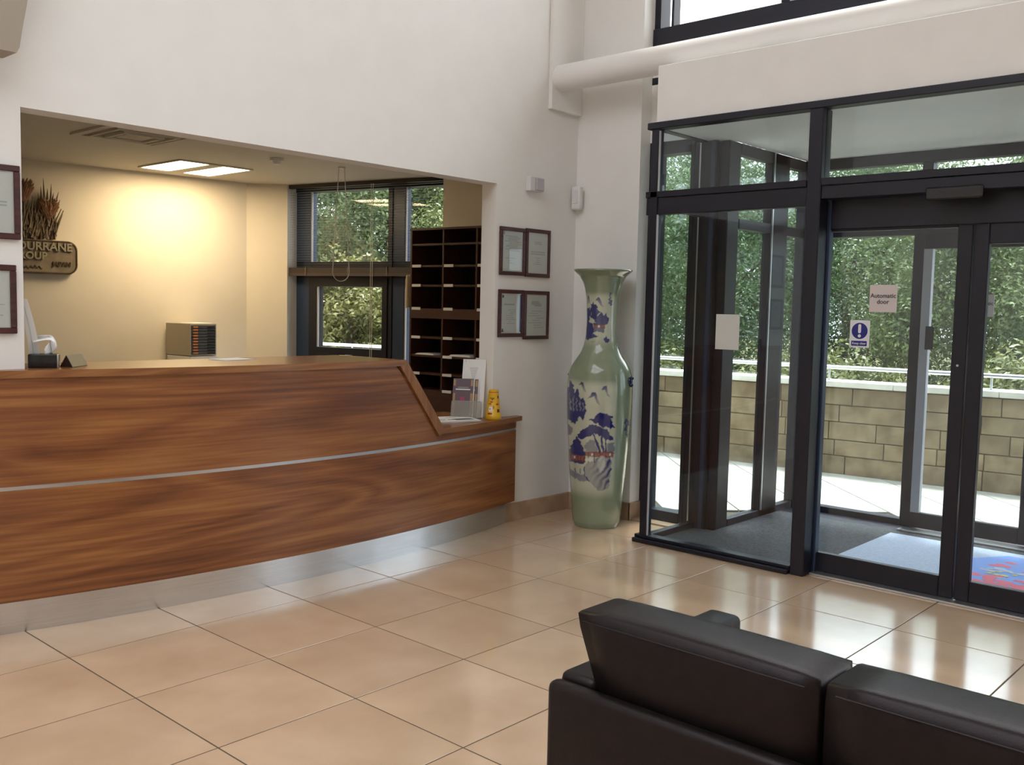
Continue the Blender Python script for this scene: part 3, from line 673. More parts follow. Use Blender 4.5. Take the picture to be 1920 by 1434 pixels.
back = (np.abs(th) > math.pi/2*.98); col[:, back] = GREEN
me = bpy.data.meshes.new('body')
vid = np.arange(NV*NU).reshape(NV, NU); q = np.stack([vid[:-1], np.roll(vid, -1, 1)[:-1], np.roll(vid, -1, 1)[1:], vid[1:]], -1).reshape(-1, 4)
me.from_pydata(co.reshape(-1, 3).tolist(), [], q.tolist()+[vid[0][::-1].tolist()]); me.update()
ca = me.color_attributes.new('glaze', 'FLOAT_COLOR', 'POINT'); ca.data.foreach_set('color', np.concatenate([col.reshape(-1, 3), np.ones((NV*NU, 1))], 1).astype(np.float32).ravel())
me.polygons.foreach_set('use_smooth', [True]*len(me.polygons))
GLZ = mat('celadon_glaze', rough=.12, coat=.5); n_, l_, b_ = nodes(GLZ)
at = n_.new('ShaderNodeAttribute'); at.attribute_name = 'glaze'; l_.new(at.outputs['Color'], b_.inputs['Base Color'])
tcv = n_.new('ShaderNodeTexCoord'); nzv = n_.new('ShaderNodeTexNoise'); nzv.inputs['Scale'].default_value = 26; bpv = n_.new('ShaderNodeBump'); bpv.inputs['Strength'].default_value = .12; bpv.inputs['Distance'].default_value = .004
l_.new(tcv.outputs['Object'], nzv.inputs['Vector']); l_.new(nzv.outputs[0], bpv.inputs['Height']); l_.new(bpv.outputs[0], b_.inputs['Normal'])
vase = thing('floor_vase', 'tall celadon floor vase painted with a blue landscape standing in the corner', 'vase', (*VC, 0))
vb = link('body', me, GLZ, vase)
rim = [(.2064, 1.815), (.2055, 1.822), (.2010, 1.8225), (.188, 1.812), (.160, 1.785), (.130, 1.735), (.112, 1.66), (.100, 1.5), (.10, 1.30)]
g = B(); rings = [[g.bm.verts.new((r_*math.cos(a_), r_*math.sin(a_), z_)) for a_ in np.linspace(0, 2*math.pi, 64, endpoint=False)] for r_, z_ in rim]
for p, q_ in zip(rings, rings[1:]):
    for k in range(64): g.bm.faces.new((p[k], p[(k+1) % 64], q_[(k+1) % 64], q_[k]))
GLG = mat('celadon_green_glaze', tuple(GREEN), .14, coat=.5)
g.done('rim', GLG, vase, world=False, smooth=True)
HND = mat('cobalt_glazed_lug', (.012, .014, .05), .15)
for deg_ in (63, -117):
    a_ = phi0+R(deg_); r_ = .226; zc = 1.815*(1385-628)/(1385-72)
    g = B(); p = Vector((r_*math.cos(a_), r_*math.sin(a_), zc)); d_ = Vector((math.cos(a_), math.sin(a_), 0))
    g.sphere(p+d_*.004, .022, .022, .030, 14); g.sphere(p+d_*.020+Vector((0, 0, .022)), .016, .016, .014, 10); g.sphere(p+d_*.018-Vector((0, 0, .026)), .014, .014, .016, 10)
    g.done('lug_handle', HND, vase, world=False, smooth=True)
B().cyl((0, 0, 0), (0, 0, .012), .155, .158, 48).done('foot_ring', GLG, vase, world=False)

# ================================================================== WALL ITEMS
def lines_on(b_, x0, x1, z0, z1, y, rows, jit=.35, h=.0022, seed=0):
    rr = random.Random(seed)
    for k in range(rows):
        z = z1-(z1-z0)*(k+.5)/rows; a_ = x0+(x1-x0)*rr.random()*jit; c_ = x1-(x1-x0)*rr.random()*jit
        b_.poly([(a_, y, z-h), (c_, y, z-h), (c_, y, z+h), (a_, y, z+h)])
def certificate(label, x0, x1, z0, z1, y_off, design, name='certificate_frame', grp=None):
    t = thing(name, label, 'framed certificate', ((x0+x1)/2, YW, z0), 0, grp); f = .027; y1 = YW-.001; y0 = y1-.018-y_off
    g = B()
    g.box(x0, x1, y0, y1-y_off*.6, z1-f, z1, .003); g.box(x0, x1, y0, y1-y_off*.6, z0, z0+f, .003); g.box(x0, x0+f, y0, y1-y_off*.6, z0+f, z1-f, .003); g.box(x1-f, x1, y0, y1-y_off*.6, z0+f, z1-f, .003)
    g.done('moulding', MAHOG, t)
    pp = boxo('paper', PAPERG, x0+f-.002, x1-f+.002, y0+.008, y1-y_off*.6, z0+f-.002, z1-f+.002, t); yp = y0+.0075
    ax, bx, az, bz = x0+f, x1-f, z0+f, z1-f; W_, H_ = bx-ax, bz-az
    g = B(); d = B(); dark = False
    if design == 0:
        lines_on(g, ax+.02, bx-.01, az+H_*.5, bz-.03, yp, 12, .3, seed=1); lines_on(g, ax+.02, bx-.08, az+.05, az+H_*.42, yp, 4, .5, seed=2)
        d.box(ax+.012, ax+.018, yp-.0004, yp, bz-.028, bz-.008); dark = True
    elif design == 1:
        lines_on(g, ax+W_*.28, bx-W_*.28, bz-.085, bz-.06, yp, 3, .2, seed=3); lines_on(g, ax+W_*.12, bx-W_*.12, bz-.16, bz-.13, yp, 2, .1, .004, seed=4); lines_on(g, ax+W_*.25, bx-W_*.2, az+.06, az+.12, yp, 4, .4, seed=5)
    elif design == 2:
        lines_on(g, ax+.015, bx-.06, bz-.085, bz-.070, yp, 1, .1, .005, seed=6); lines_on(g, ax+.05, bx-.05, az+.05, bz-.11, yp, 9, .6, seed=7)
        B().sphere((ax+.018, yp, bz-.022), .009, .0006, .012).done('emblem', INKD, pp); d.poly([(ax+.006, yp-.0003, az+.010), (ax+.028, yp-.0003, az+.010), (ax+.024, yp-.0003, az+.022), (ax+.020, yp-.0003, az+.036), (ax+.012, yp-.0003, az+.030)]); dark = True
        boxo('colour_band', BLUEP, bx-.016, bx-.002, yp-.0005, yp, az+.008, bz-.006, pp)
    else:
        lines_on(g, ax+W_*.22, bx-W_*.22, bz-.085, bz-.045, yp, 4, .3, .004, seed=8); lines_on(g, ax+W_*.08, bx-W_*.08, az+.05, bz-.11, yp, 8, .5, seed=9)
    g.done('print', INK, pp)
    if dark: d.done('emblem', INKD, pp)
    else: d.bm.free()
    t2 = boxo('glazing', GLASS, ax, bx, y0+.003, y0+.0045, az, bz, t)
certificate('mahogany framed certificate with dense upper text, upper left of the four beside the vase', 4.922, 5.186, 1.770, 2.106, 0, 0)
certificate('mahogany framed certificate with centred lines, upper right of the four beside the vase', 5.192, 5.462, 1.766, 2.112, 0, 1)
certificate('framed certificate with a blue stripe down its right edge beside the vase', 4.920, 5.184, 1.334, 1.669, 0, 2)
certificate('framed certificate slightly overlapping its neighbour, lower right of the four beside the vase', 5.180, 5.458, 1.316, 1.667, .006, 3)
certificate('dark framed certificate on the far left wall, the upper of two', 1.47, 1.745, 1.800, 2.129, 0, 1)
certificate('dark framed certificate on the far left wall, the lower of two', 1.46, 1.722, 1.377, 1.686, 0, 3)
sn = thing('alarm_sounder', 'small grey box alarm unit on wall above the framed certificates', 'alarm', (5.245, YW, 2.375))
boxo('back_box', PLASTIC, 5.185, 5.325, YW-.05, YW-.001, 2.375, 2.475, sn, .004); boxo('front_cover', mat('grey_lilac_plastic', (.44, .42, .47), .4), 5.235, 5.322, YW-.066, YW-.05, 2.380, 2.470, sn, .006)
dv = thing('corner_detector', 'slim white motion detector mounted in the wall corner', 'detector', (5.72, 4.56, 2.286), R(-45))
rbox('housing', 5.694, 5.742, 4.520, 4.600, 2.286, 2.458, PLASTW, dv, .012, 3)
boxo('lens_window', PLASTIC, 5.690, 5.696, 4.535, 4.585, 2.33, 2.43, dv, .002)

# ================================================================== OFFICE
nb = Vector((BW1[0]-BW0[0], BW1[1]-BW0[1], 0)).normalized(); nn = Vector((nb.y, -nb.x, 0))      # along back wall, out of it towards us
def onb(x, d_=0):
    y = BW0[1]+(x-BW0[0])*(BW1[1]-BW0[1])/(BW1[0]-BW0[0]); return Vector((x, y, 0))+nn*d_
sg = thing('wall_plaque', 'carved company plaque with thistle relief on the office back wall', 'sign', (3.1, onb(3.1).y, 1.73), math.atan2(nb.y, nb.x))
def P(s_, d_, z): p = onb(3.1)+nb*s_+nn*d_; return Vector((p.x, p.y, z))
def rrect(x0, x1, z0, z1, r_, n=6):
    o_ = []
    for cx, cz, a0 in ((x1-r_, z0+r_, -90), (x1-r_, z1-r_, 0), (x0+r_, z1-r_, 90), (x0+r_, z0+r_, 180)):
        for k in range(n+1): a_ = R(a0+90*k/n); o_.append((cx+r_*math.cos(a_), cz+r_*math.sin(a_)))
    return o_
g = B(); g.poly([P(x, .001, z) for x, z in rrect(-.62, .405, 1.735, 2.005, .075)], nn*.045); pl = g.done('plaque_board', CARVE, sg)
g = B(); pr = rrect(-.612, .397, 1.743, 1.997, .07); g.tube([P(x, .047, z) for x, z in pr+[pr[0]]], .006, 6); g.done('raised_border', CARVED, sg)
text_on('lettering', 'OURRANE', .090, CARVEL, sg, P(.150, .053, 1.950), nb, extrude=.006, bold=.002); text_on('lettering', 'GROUP', .080, CARVEL, sg, P(.03, .053, 1.874), nb, extrude=.006, bold=.002)
text_on('small_lettering', 'JAPAN', .050, CARVED, sg, P(.28, .051, 1.815), nb, extrude=.004, bold=.001)
g = B(); g.tube([P(-.06+.19*k/30, .049, 1.785+.012*math.sin(k*1.25)+.004*math.sin(k*.37)) for k in range(31)], .0032, 5); g.done('script_line', CARVED, sg)
g = B(); rr = random.Random(3)
for k in range(230):
    s_ = rr.uniform(-.35, .25); z0 = rr.uniform(2.0, 2.12); L = rr.uniform(.08, .24); tl = rr.uniform(-.35, .35)+.5*(s_-.05)
    L *= 1.15 if s_ < .1 else .8; g.cyl(P(s_, .01+rr.random()*.03, z0), P(s_+tl*L, .02+rr.random()*.03, z0+L), .010, .003, 5)
g.done('stalks', STALK, sg, kind='stuff')
for s_, z, rx, rz in ((.0, 2.385, .075, .10), (.185, 2.255, .078, .095), (-.25, 2.36, .07, .09)):
    g = B(); g.sphere(P(s_, .03, z-.01), rx*.72, .034, rz*.80, 12); q2 = random.Random(int(z*1000))
    for k in range(120):
        a_ = q2.uniform(-1.9, 1.9); h_ = q2.uniform(-.9, .75); rr2 = math.sqrt(max(.05, 1-h_*h_)); ox, od = math.sin(a_)*rr2, max(-.1, math.cos(a_))*rr2
        p0 = P(s_+ox*rx*.66, .03+od*.030, z+h_*rz*.75); p1 = P(s_+ox*rx*1.12, .03+od*.042+.006, z+h_*rz*.8+rz*.42)
        g.cyl(p0, p1, .011, .0015, 5)
    g.done('thistle_head', BULB, sg, kind='stuff')
for s_, z0, z1, ds in ((.135, 2.30, 2.43, -.005), (.158, 2.31, 2.50, -.008), (.205, 2.32, 2.46, .005), (.235, 2.28, 2.40, .03), (.180, 2.33, 2.42, 0), (.09, 2.16, 2.33, -.01), (.215, 2.30, 2.39, .012), (.12, 2.26, 2.38, -.012), (.245, 2.24, 2.34, .03)):
    B().cyl(P(s_, .035, z0), P(s_+ds, .04, z1), .011, .001, 6).done('spike', CARVED, sg)

# luminaire: recessed twin-strip fitting near the back wall
lum = thing('ceiling_light', 'recessed square office ceiling light with two warm strips', 'ceiling light', (4.19, 7.38, ZO))
g = B(); g.box(3.86, 4.52, 7.04, 7.06, ZO-.012, ZO-.0005); g.box(3.86, 4.52, 7.70, 7.72, ZO-.012, ZO-.0005); g.box(3.86, 3.88, 7.06, 7.70, ZO-.012, ZO-.0005); g.box(4.50, 4.52, 7.06, 7.70, ZO-.012, ZO-.0005); g.box(4.125, 4.255, 7.06, 7.70, ZO-.012, ZO-.0005)
g.done('fitting_frame', OFFC, lum)
for x0, x1 in ((3.88, 4.125), (4.255, 4.50)): boxo('diffuser', LAMP, x0, x1, 7.06, 7.70, ZO-.008, ZO-.001, lum)
vt = thing('ceiling_vent', 'square ceiling air diffuser in the office near the opening', 'vent', (3.12, 6.28, ZO))
for k, h in enumerate((.30, .215, .14)):
    g = B(); w_ = .05 if k == 0 else .02
    for a_, b_, c_, d_ in ((-h, h, h-w_, h), (-h, h, -h, -h+w_), (-h, -h+w_, -h+w_, h-w_), (h-w_, h, -h+w_, h-w_)): g.box(3.12+a_, 3.12+b_, 6.28+c_, 6.28+d_, ZO-.014-.006*k, ZO-.0005)
    g.done('vent_ring', OFFC, vt)
boxo('vent_core', mat('vent_core_grey', (.46, .42, .34), .7), 3.03, 3.21, 6.19, 6.37, ZO-.02, ZO-.0005, vt)
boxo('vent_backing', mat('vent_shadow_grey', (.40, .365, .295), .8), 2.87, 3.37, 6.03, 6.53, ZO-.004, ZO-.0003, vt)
smk = thing('smoke_detector', 'round white smoke detector on the office ceiling', 'smoke detector', (4.29, 6.36, ZO))
B().cyl((4.29, 6.36, ZO-.001), (4.29, 6.36, ZO-.020), .052, .050, 24).done('base_plate', PLASTW, smk); B().cyl((4.29, 6.36, ZO-.020), (4.29, 6.36, ZO-.045), .036, .026, 24).done('sensor_dome', PLASTW, smk)

# venetian blind lowered to mid height
bl = thing('venetian_blind', 'half lowered venetian blind with dark bottom bundle in the office window', 'blind', (5.5, 6.85, 1.8))
def bb(name, m, *a_, **k_): return wbox(B(), *a_).done(name, m, bl, **k_)
bb('head_rail', BLIND, .0, 1.735, .02, .06, ZO-.035, ZO-.001); 
sm_ = None
for k in range(34):
    z = ZO-.05-.0228*k
    if sm_ is None:
        o = wbox(B(), .005, 1.73, .032, .045, z-.0003, z+.0003).done('slat', SLAT, bl); sm_, z_first = o, z
    else:
        o = sm_.copy(); C.objects.link(o); o.location.z += z-z_first
bundle = bb('slat_bundle', BLIND, .002, 1.733, .022, .054, 1.822, 1.872); bb('bottom_rail', mat('brown_bottom_rail', (.055, .034, .027), .5), .0, 1.735, .018, .058, 1.795, 1.822)
for t in (.24, .58, 1.02, 1.52): bb('ladder_tape', mat('tan_ladder_tape_%d' % int(t*100), (.10, .07, .055), .6), t-.008, t+.008, .016, .0185, 1.80, 1.875)
for t in (.735, .755):
    p = fw(t, .012); B().cyl((p.x, p.y, 1.05), (p.x, p.y, ZO-.03), .0025, n=6).done('lift_cord', CORD, bl)
ch = thing('pull_chain', 'white looped pull chain hanging from the office ceiling', 'blind chain', (4.95, 6.3, ZO))
pts = []
for k in range(60):
    u = k/59; 
    if u < .42: q = u/.42; pts.append((-.022-.045*q, ZO-.84*q))
    elif u < .58: q = (u-.42)/.16*math.pi; pts.append((-.067*math.cos(q), ZO-.84-.075*math.sin(q)))
    else: q = (u-.58)/.42; pts.append((.067-.045*q, ZO-.84*(1-q)))
cr = Vector((.67, -.74, 0)); B().tube([Vector((4.86, 6.30, z))+cr*s_ for s_, z in pts], .0035, 6).done('chain', CORD, ch)
B().cyl((4.86, 6.30, ZO-.015), (4.86, 6.30, ZO), .03, n=12).done('ceiling_bracket', PLASTW, ch)

# ---- pigeonhole units, one on top of the other, standing before the window wall
PR = R(4.5)      # turned a little with the window wall
pg = thing('pigeonhole_unit', 'tall dark mahogany pigeonhole mail rack with white slot labels behind the desk', 'pigeonholes', (5.30, 5.955, 0), PR)
MWp = MW[pg.name]
# local frame: x = depth away from us, y = along the front (negative to the right)
def pb(name, m, x0, x1, y0, y1, z0, z1, parent=pg, **k_):
    return B().box(x0, x1, y0, y1, z0, z1, k_.pop('bev', 0)).done(name, m, parent, world=False, uv=lambda co, nn_: (co.y*1+co.z, co.x*2+co.z*2), **k_)
CW = .348; WID = CW*3+.02
pb('side_panel', PIGEON, 0, .33, -.018, 0, 0, 2.150); pb('side_panel', PIGEON, 0, .33, -WID-.018, -WID, 0, 2.150)
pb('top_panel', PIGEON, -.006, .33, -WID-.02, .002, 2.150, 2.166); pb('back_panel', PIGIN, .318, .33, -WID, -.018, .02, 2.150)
pb('mid_band', PIGEON, -.004, .33, -WID, -.018, 1.440, 1.520); pb('base_band', PIGEON, 0, .33, -WID, -.018, .60, .86)
pb('plinth', PIGEON, .01, .33, -WID, -.018, 0, .60)
for c in (1, 2): pb('divider', PIGEON, .004, .318, -CW*c-.016, -CW*c, .86, 1.440); pb('divider', PIGEON, .004, .318, -CW*c-.016, -CW*c, 1.520, 2.150)
shelves = [2.035, 1.862, 1.705, 1.285, 1.135, .990]
for z in shelves:
    for c in range(3):
        pb('shelf', PIGEON, .004, .318, -CW*(c+1), -CW*c-.018, z-.008, z+.008)
rr = random.Random(5)
for z in [1.862, 1.705, 1.52, 1.285, 1.135, .990, .86]:
    for c in range(3):
        if z == 1.135 and c == 0: continue
        zz_ = z-.010 if z not in (1.52, .86) else z-.012
        pb('slot_label', PAPER, -.0065, -.0035, -CW*c-.125, -CW*c-.028, zz_, zz_+.022)
def paperstack(label, z, c, y0, y1, h):
    t = thing('paper_stack', label, 'papers', tuple(MWp @ Vector((.1, -CW*c-.18, z))), PR)
    for k in range(3):
        B().box(-.095+.006*k, .14, y0+.01*k, y1-.006*k, h*k/3, h*(k+1)/3-.0004).done('sheet', PAPER, t, world=False)
paperstack('thin paper stack in the leftmost slot of the lower rack', 1.1435, 0, -.09, .12, .012)
paperstack('paper stack in the middle slot of the lower rack', 1.1435, 1, -.13, .10, .014)
paperstack('papers in the right hand column at the upper rack bottom', 1.5205, 2, .0, .14, .03)
hs = thing('wall_phone', 'cream handset hanging on the side of the pigeonhole rack', 'telephone', tuple(MWp @ Vector((.02, .001, 1.53))), PR)
def hb(name, m, *a_): return auto(B().box(*a_, .010, 3).done(name, m, hs, world=False), 50)
hb('cradle', CREAMP, -.01, .05, .0005, .018, .0, .27); hb('handset', CREAMP, -.03, .035, .018, .042, -.01, .26)

# ---- desktop drawer units on a side table against the back wall
tb = thing('side_table', 'plain side table against the office back wall under the drawer unit', 'table', (4.33, 7.68, 0), math.atan2(nb.y, nb.x))
B().box(-.35, .38, -.20, .20, .775, .80, .003).done('table_top', GREYP, tb, world=False)
for sx in (-.32, .35):
    for sy in (-.17, .17): B().box(sx-.018, sx+.018, sy-.018, sy+.018, 0, .775).done('leg', FRAME, tb, world=False)
DRZ = R(4); 
lo = thing('printer', 'low white device with navy label strip below the drawer unit', 'printer', (4.262, 7.605, .8005), DRZ)
B().box(-.0, .285, .0, .36, 0, .262, .006).done('body', PLASTW, lo, world=False); B().box(.012, .262, -.004, .001, .195, .235).done('label_strip', NAVY, lo, world=False)
B().box(.032, .09, -.006, -.003, .205, .226).done('badge', PAPER, lo, world=False)
du = thing('drawer_unit', 'grey desktop unit of ten shallow drawers with orange labels', 'drawer unit', (4.262, 7.605, 1.0675), DRZ+R(0))
g = B(); g.box(0, .008, 0, .37, 0, .275); g.box(.252, .260, 0, .37, 0, .275); g.box(.008, .252, 0, .37, .262, .275); g.box(.008, .252, 0, .37, 0, .010); g.box(.008, .252, .36, .37, .01, .262)
g.done('casing', mat('putty_grey_casing', (.42, .37, .28), .5), du, world=False)
for k in range(10):
    z0 = .012+.025*k
    dr = B().box(.010, .250, -.004, .34, z0, z0+.0215, .002).done('drawer', DRAWG, du, world=False)
    B().box(.026, .072, -.0056, -.0035, z0+.004, z0+.018).done('label_card', ORANGE, dr, world=False)
    B().box(.166, .240, -.0055, -.0035, z0+.003, z0+.014).done('finger_slot', BLACKP, dr, world=False)
sh = thing('paper_sheet', 'loose white sheets lying on top of the grey drawer unit', 'papers', (4.36, 7.72, 1.343), DRZ)
B().box(-.06, .12, -.1, .15, 0, .003).done('sheet', PAPER, sh, world=False); B().box(-.05, .13, -.09, .14, .0032, .006).done('sheet', PAPER, sh, world=False)

# ================================================================== DESK ITEMS
ZC = 1.2155
tb2 = thing('tissue_box', 'black square tissue box with tissue pulled up at counter left end', 'tissue box', (1.862, 4.655, ZC), R(-28))
rbox_l = lambda name, m, a_, par, bev=.004: auto(B().box(*a_, bev, 2).done(name, m, par, world=False), 50)
rbox_l('box', BLACKP, (-.064, .064, -.05, .05, 0, .064), tb2); 
rbox_l('corner_strip', STEEL, (.0595, .0655, -.052, -.046, 0, .064), tb2, .001)
t = bmesh.new(); rr = random.Random(2); prev = None
NT = 14
for i in range(NT):
    row = []
    u = i/(NT-1)
    cx = .02+.018*math.sin(u*2.2)-.075*max(0, u-.55)/.45*1.0; cz = .064+.074*min(1, u*1.5)-(.004*max(0, u-.6)/.4)
    for j in range(9):
        v_ = j/8-.5; wv = .048*(1-.35*u)
        row.append(t.verts.new((cx+.9*v_*wv+.006*math.sin(9*v_+i*.9), .014*math.sin(7*v_+i*.6)+.012*v_, cz+.010*math.sin(5*v_+i*.5)*u+(.018*v_ if u > .6 else 0))))
    if prev:
        for j in range(8): t.faces.new((prev[j], prev[j+1], row[j+1], row[j]))
    prev = row
g = B(); g.add(t); o = g.done('tissue', TISSUE, tb2, world=False, smooth=True)
sm = o.modifiers.new('thick', 'SOLIDIFY'); sm.thickness = .0012
lf = thing('leaflet_card', 'tall curved white leaflet leaning left behind the tissue box', 'leaflet', (1.845, 4.71, ZC))
g = B(); rows = []
for k in range(15):
    u = k/14; x = 1.835-.072*u**1.6; y = 4.70-.06*u; z = ZC+.32*u
    rows.append([g.bm.verts.new((x+dx, y+dy, z)) for dx, dy in ((-.018, .012), (.022-.006*u, -.012), (.0228-.006*u, -.0105), (-.0172, .0135))])
for p, q_ in zip(rows, rows[1:]):
    for k in range(4): g.bm.faces.new((p[k], p[(k+1) % 4], q_[(k+1) % 4], q_[k]))
g.bm.faces.new(rows[0][::-1]); g.bm.faces.new(rows[-1]); o = g.done('card', PAPER, lf, smooth=False)
g = B()
pts = []
for k in range(9): 
    u = .2+.09*k; pts.append((1.835-.072*u**1.6-.004, 4.70-.06*u-.0005, ZC+.32*u))
g.tube(pts, .0009, 5)
g.done('print', INK, lf)
npz = thing('tent_sign', 'small brown triangular desk sign beside the tissue box', 'desk sign', (2.010, 4.678, ZC), R(40))
B().poly([(-.075, -.030, 0), (-.075, .030, 0), (-.075, 0, .055)], (.15, 0, 0)).done('prism', mat('dark_brown_sign_end', (.03, .014, .010), .4), npz, world=False)
for s_ in (1, -1):
    B().poly([(-.074, s_*.0302, .001), (.074, s_*.0302, .001), (.074, s_*.0008, .0558), (-.074, s_*.0008, .0558)], (0, s_*.001, .0006)).done('face_plate', mat('khaki_sign_face_%d' % (s_+1), (.30, .24, .13), .5), npz, world=False)
ctp = thing('counter_papers', 'white papers lying on the high counter near the window', 'papers', (2.95, 4.82, ZC), R(10))
for k in range(2): B().box(-.1+.02*k, .12, -.07, .07+.01*k, .002*k, .002*k+.0015).done('sheet', PAPER, ctp, world=False)

ZLc = .7685
bhd = thing('brochure_holder', 'clear acrylic brochure stand at the low counter end', 'brochure holder', (4.735, 4.712, ZLc), math.atan2(.817, .577)-R(0))
# local frame: -y faces the viewer, x to the right
BA = math.atan2(-.577, -.817)+R(90); bhd.rotation_euler = (0, 0, BA); MW[bhd.name] = Matrix.Translation((4.735, 4.712, ZLc)) @ Matrix.Rotation(BA, 4, 'Z')
def local(par, name, m, pts, thick): return B().poly(pts, thick).done(name, m, par, world=False)
tl = .26
def lean(x, z, d_): return (x, d_+z*tl, z)
SH = Matrix.Identity(4); SH[1][2] = tl
def leanbox(name, m, a_, par, bev=0): 
    return B().box(*a_, bev, mtx=SH).done(name, m, par, world=False)
B().box(-.105, .105, -.045, .075, 0, .004).done('base', ACRY, bhd, world=False)
leanbox('front_pocket', ACRY, (-.105, .105, -.052, -.048, .004, .118), bhd, .001); leanbox('back_plate', ACRY, (-.105, .105, .012, .016, .004, .25), bhd, .001)
leanbox('pocket_side', ACRY, (-.105, -.102, -.048, .012, .004, .118), bhd); leanbox('pocket_side', ACRY, (.102, .105, -.048, .012, .004, .118), bhd)
g = B(); g.cyl(Vector((-.098, -.050+.118*tl, .118)), Vector((.098, -.050+.118*tl, .118)), .004, n=8); g.done('polished_lip', ACRY, bhd, world=False)
def brochure(label, x0, x1, d_, z1):
    t = thing('brochure', label, 'brochure', tuple(MW[bhd.name] @ Vector((0, 0, 0))), BA)
    b_ = leanbox('cover', PURPLE, (x0, x1, d_, d_+.006, .006, z1), t)
    leanbox('page_edge', PAPER, (x1, x1+.006, d_+.001, d_+.006, .006, z1-.001), t)
    leanbox('cover_border', GOLD, (x0+.004, x0+.018, d_-.001, d_, .02, z1-.10), t); leanbox('cover_border', GOLD, (x1-.020, x1-.004, d_-.001, d_, .02, z1-.10), t)
    leanbox('cover_border', GOLD, (x0+.004, x0+.018, d_-.001, d_, z1-.05, z1-.008), t); leanbox('cover_border', GOLD, (x1-.020, x1-.004, d_-.001, d_, z1-.05, z1-.008), t)
    leanbox('title_line', PAPER, (x0+.020, x1-.022, d_-.001, d_, z1-.078, z1-.070), t); leanbox('title_line', INK, (x0+.035, x1-.035, d_-.001, d_, z1-.062, z1-.058), t)
    leanbox('cover_emblem', PINKP, (x0+.055, x0+.085, d_-.001, d_, z1-.160, z1-.125), t)
brochure('plum and gold brochure at the front of the acrylic stand', -.100, .045, -.046, .272)
brochure('plum brochure half hidden behind the front one in the acrylic stand', -.040, .075, -.032, .268)
wl_ = thing('leaflet', 'tall white leaflet standing at the back of the acrylic stand', 'leaflet', (4.735, 4.712, ZLc), BA)
leanbox('sheet', PAPER, (-.045, .117, -.012, -.008, .006, .405), wl_)
g = B(); rr = random.Random(8)
for k in range(9):
    wv = .03-.0025*k; z = .345-.009*k; g.box(.035-wv, .035+wv, -.0128, -.0122, z, z+.003, mtx=SH)
g.box(-.027, -.023, -.0128, -.0122, .388, .396, mtx=SH); g.done('print', INK, wl_, world=False)
cp = thing('yellow_tub', 'yellow tapered plastic tub with red print on the low counter', 'tub', (4.838, 4.552, ZLc))
CUR = [(0, .053), (.004, .056), (.030, .055), (.033, .0515), (.19, .0345), (.194, .034), (.204, .0335), (.206, .030)]
g = B(); rings = [[g.bm.verts.new((r_*math.cos(a_), r_*math.sin(a_), z)) for a_ in np.linspace(0, 2*math.pi, 32, endpoint=False)] for z, r_ in CUR]
for p, q_ in zip(rings, rings[1:]):
    for k in range(32): g.bm.faces.new((p[k], p[(k+1) % 32], q_[(k+1) % 32], q_[k]))
g.bm.faces.new(rings[0][::-1]); g.bm.faces.new(rings[-1]); auto(g.done('body', YELLOW, cp, world=False), 50)
def cone_patch(name, m, a0, a1, z0, z1, nseg=5):
    g = B(); top = []; bot = []
    for k in range(nseg+1):
        a_ = cupA+R(a0+(a1-a0)*k/nseg); rr_ = lambda z: .0515+(z-.033)*(.0345-.0515)/(.19-.033)+.0006
        bot.append(g.bm.verts.new((rr_(z0)*math.cos(a_), rr_(z0)*math.sin(a_), z0))); top.append(g.bm.verts.new((rr_(z1)*math.cos(a_), rr_(z1)*math.sin(a_), z1)))
    for k in range(nseg): g.bm.faces.new((bot[k], bot[k+1], top[k+1], top[k]))
    return g.done(name, m, cp, world=False)
cupA = math.atan2(-4.55, -4.84)
cone_patch('rim_band', REDP, -180, 180, .186, .1895, 32); cone_patch('red_mark', REDP, -48, -10, .036, .046); cone_patch('red_mark', REDP, -30, -5, .118, .126); cone_patch('red_mark', REDP, -45, -20, .105, .111); cone_patch('red_mark', REDP, 25, 50, .10, .112)
cone_patch('dark_mark', BROWNP, -40, 10, .145, .150); cone_patch('dark_mark', BROWNP, -20, -2, .135, .142); cone_patch('dark_mark', BROWNP, 42, 60, .145, .165); cone_patch('dark_mark', BROWNP, 32, 58, .05, .072); cone_patch('white_patch', PAPER, -42, -8, .055, .09); cone_patch('red_mark', REDP, -34, -26, .068, .078); cone_patch('red_mark', REDP, -2, 6, .075, .095)
np_ = thing('newspaper', 'folded newspaper lying flat on the low counter', 'newspaper', (4.52, 4.68, ZLc), R(-15))
rr = random.Random(4)
for k in range(4):
    a_ = rr.uniform(-.10, .10); B().box(-.19, .19, -.13, .13, .003*k, .003*k+.0026, mtx=Matrix.Rotation(a_, 4, 'Z')).done('sheet', PAPER, np_, world=False)
g = B()
for k in range(11):
    x, y = rr.uniform(-.16, .10), rr.uniform(-.11, .10); g.box(x, x+rr.uniform(.03, .09), y, y+.012, .0119, .0123)
g.done('print', INK, np_, world=False); B().box(.02, .16, -.10, -.02, .0119, .0124).done('photo_block', DRAWG, np_, world=False)

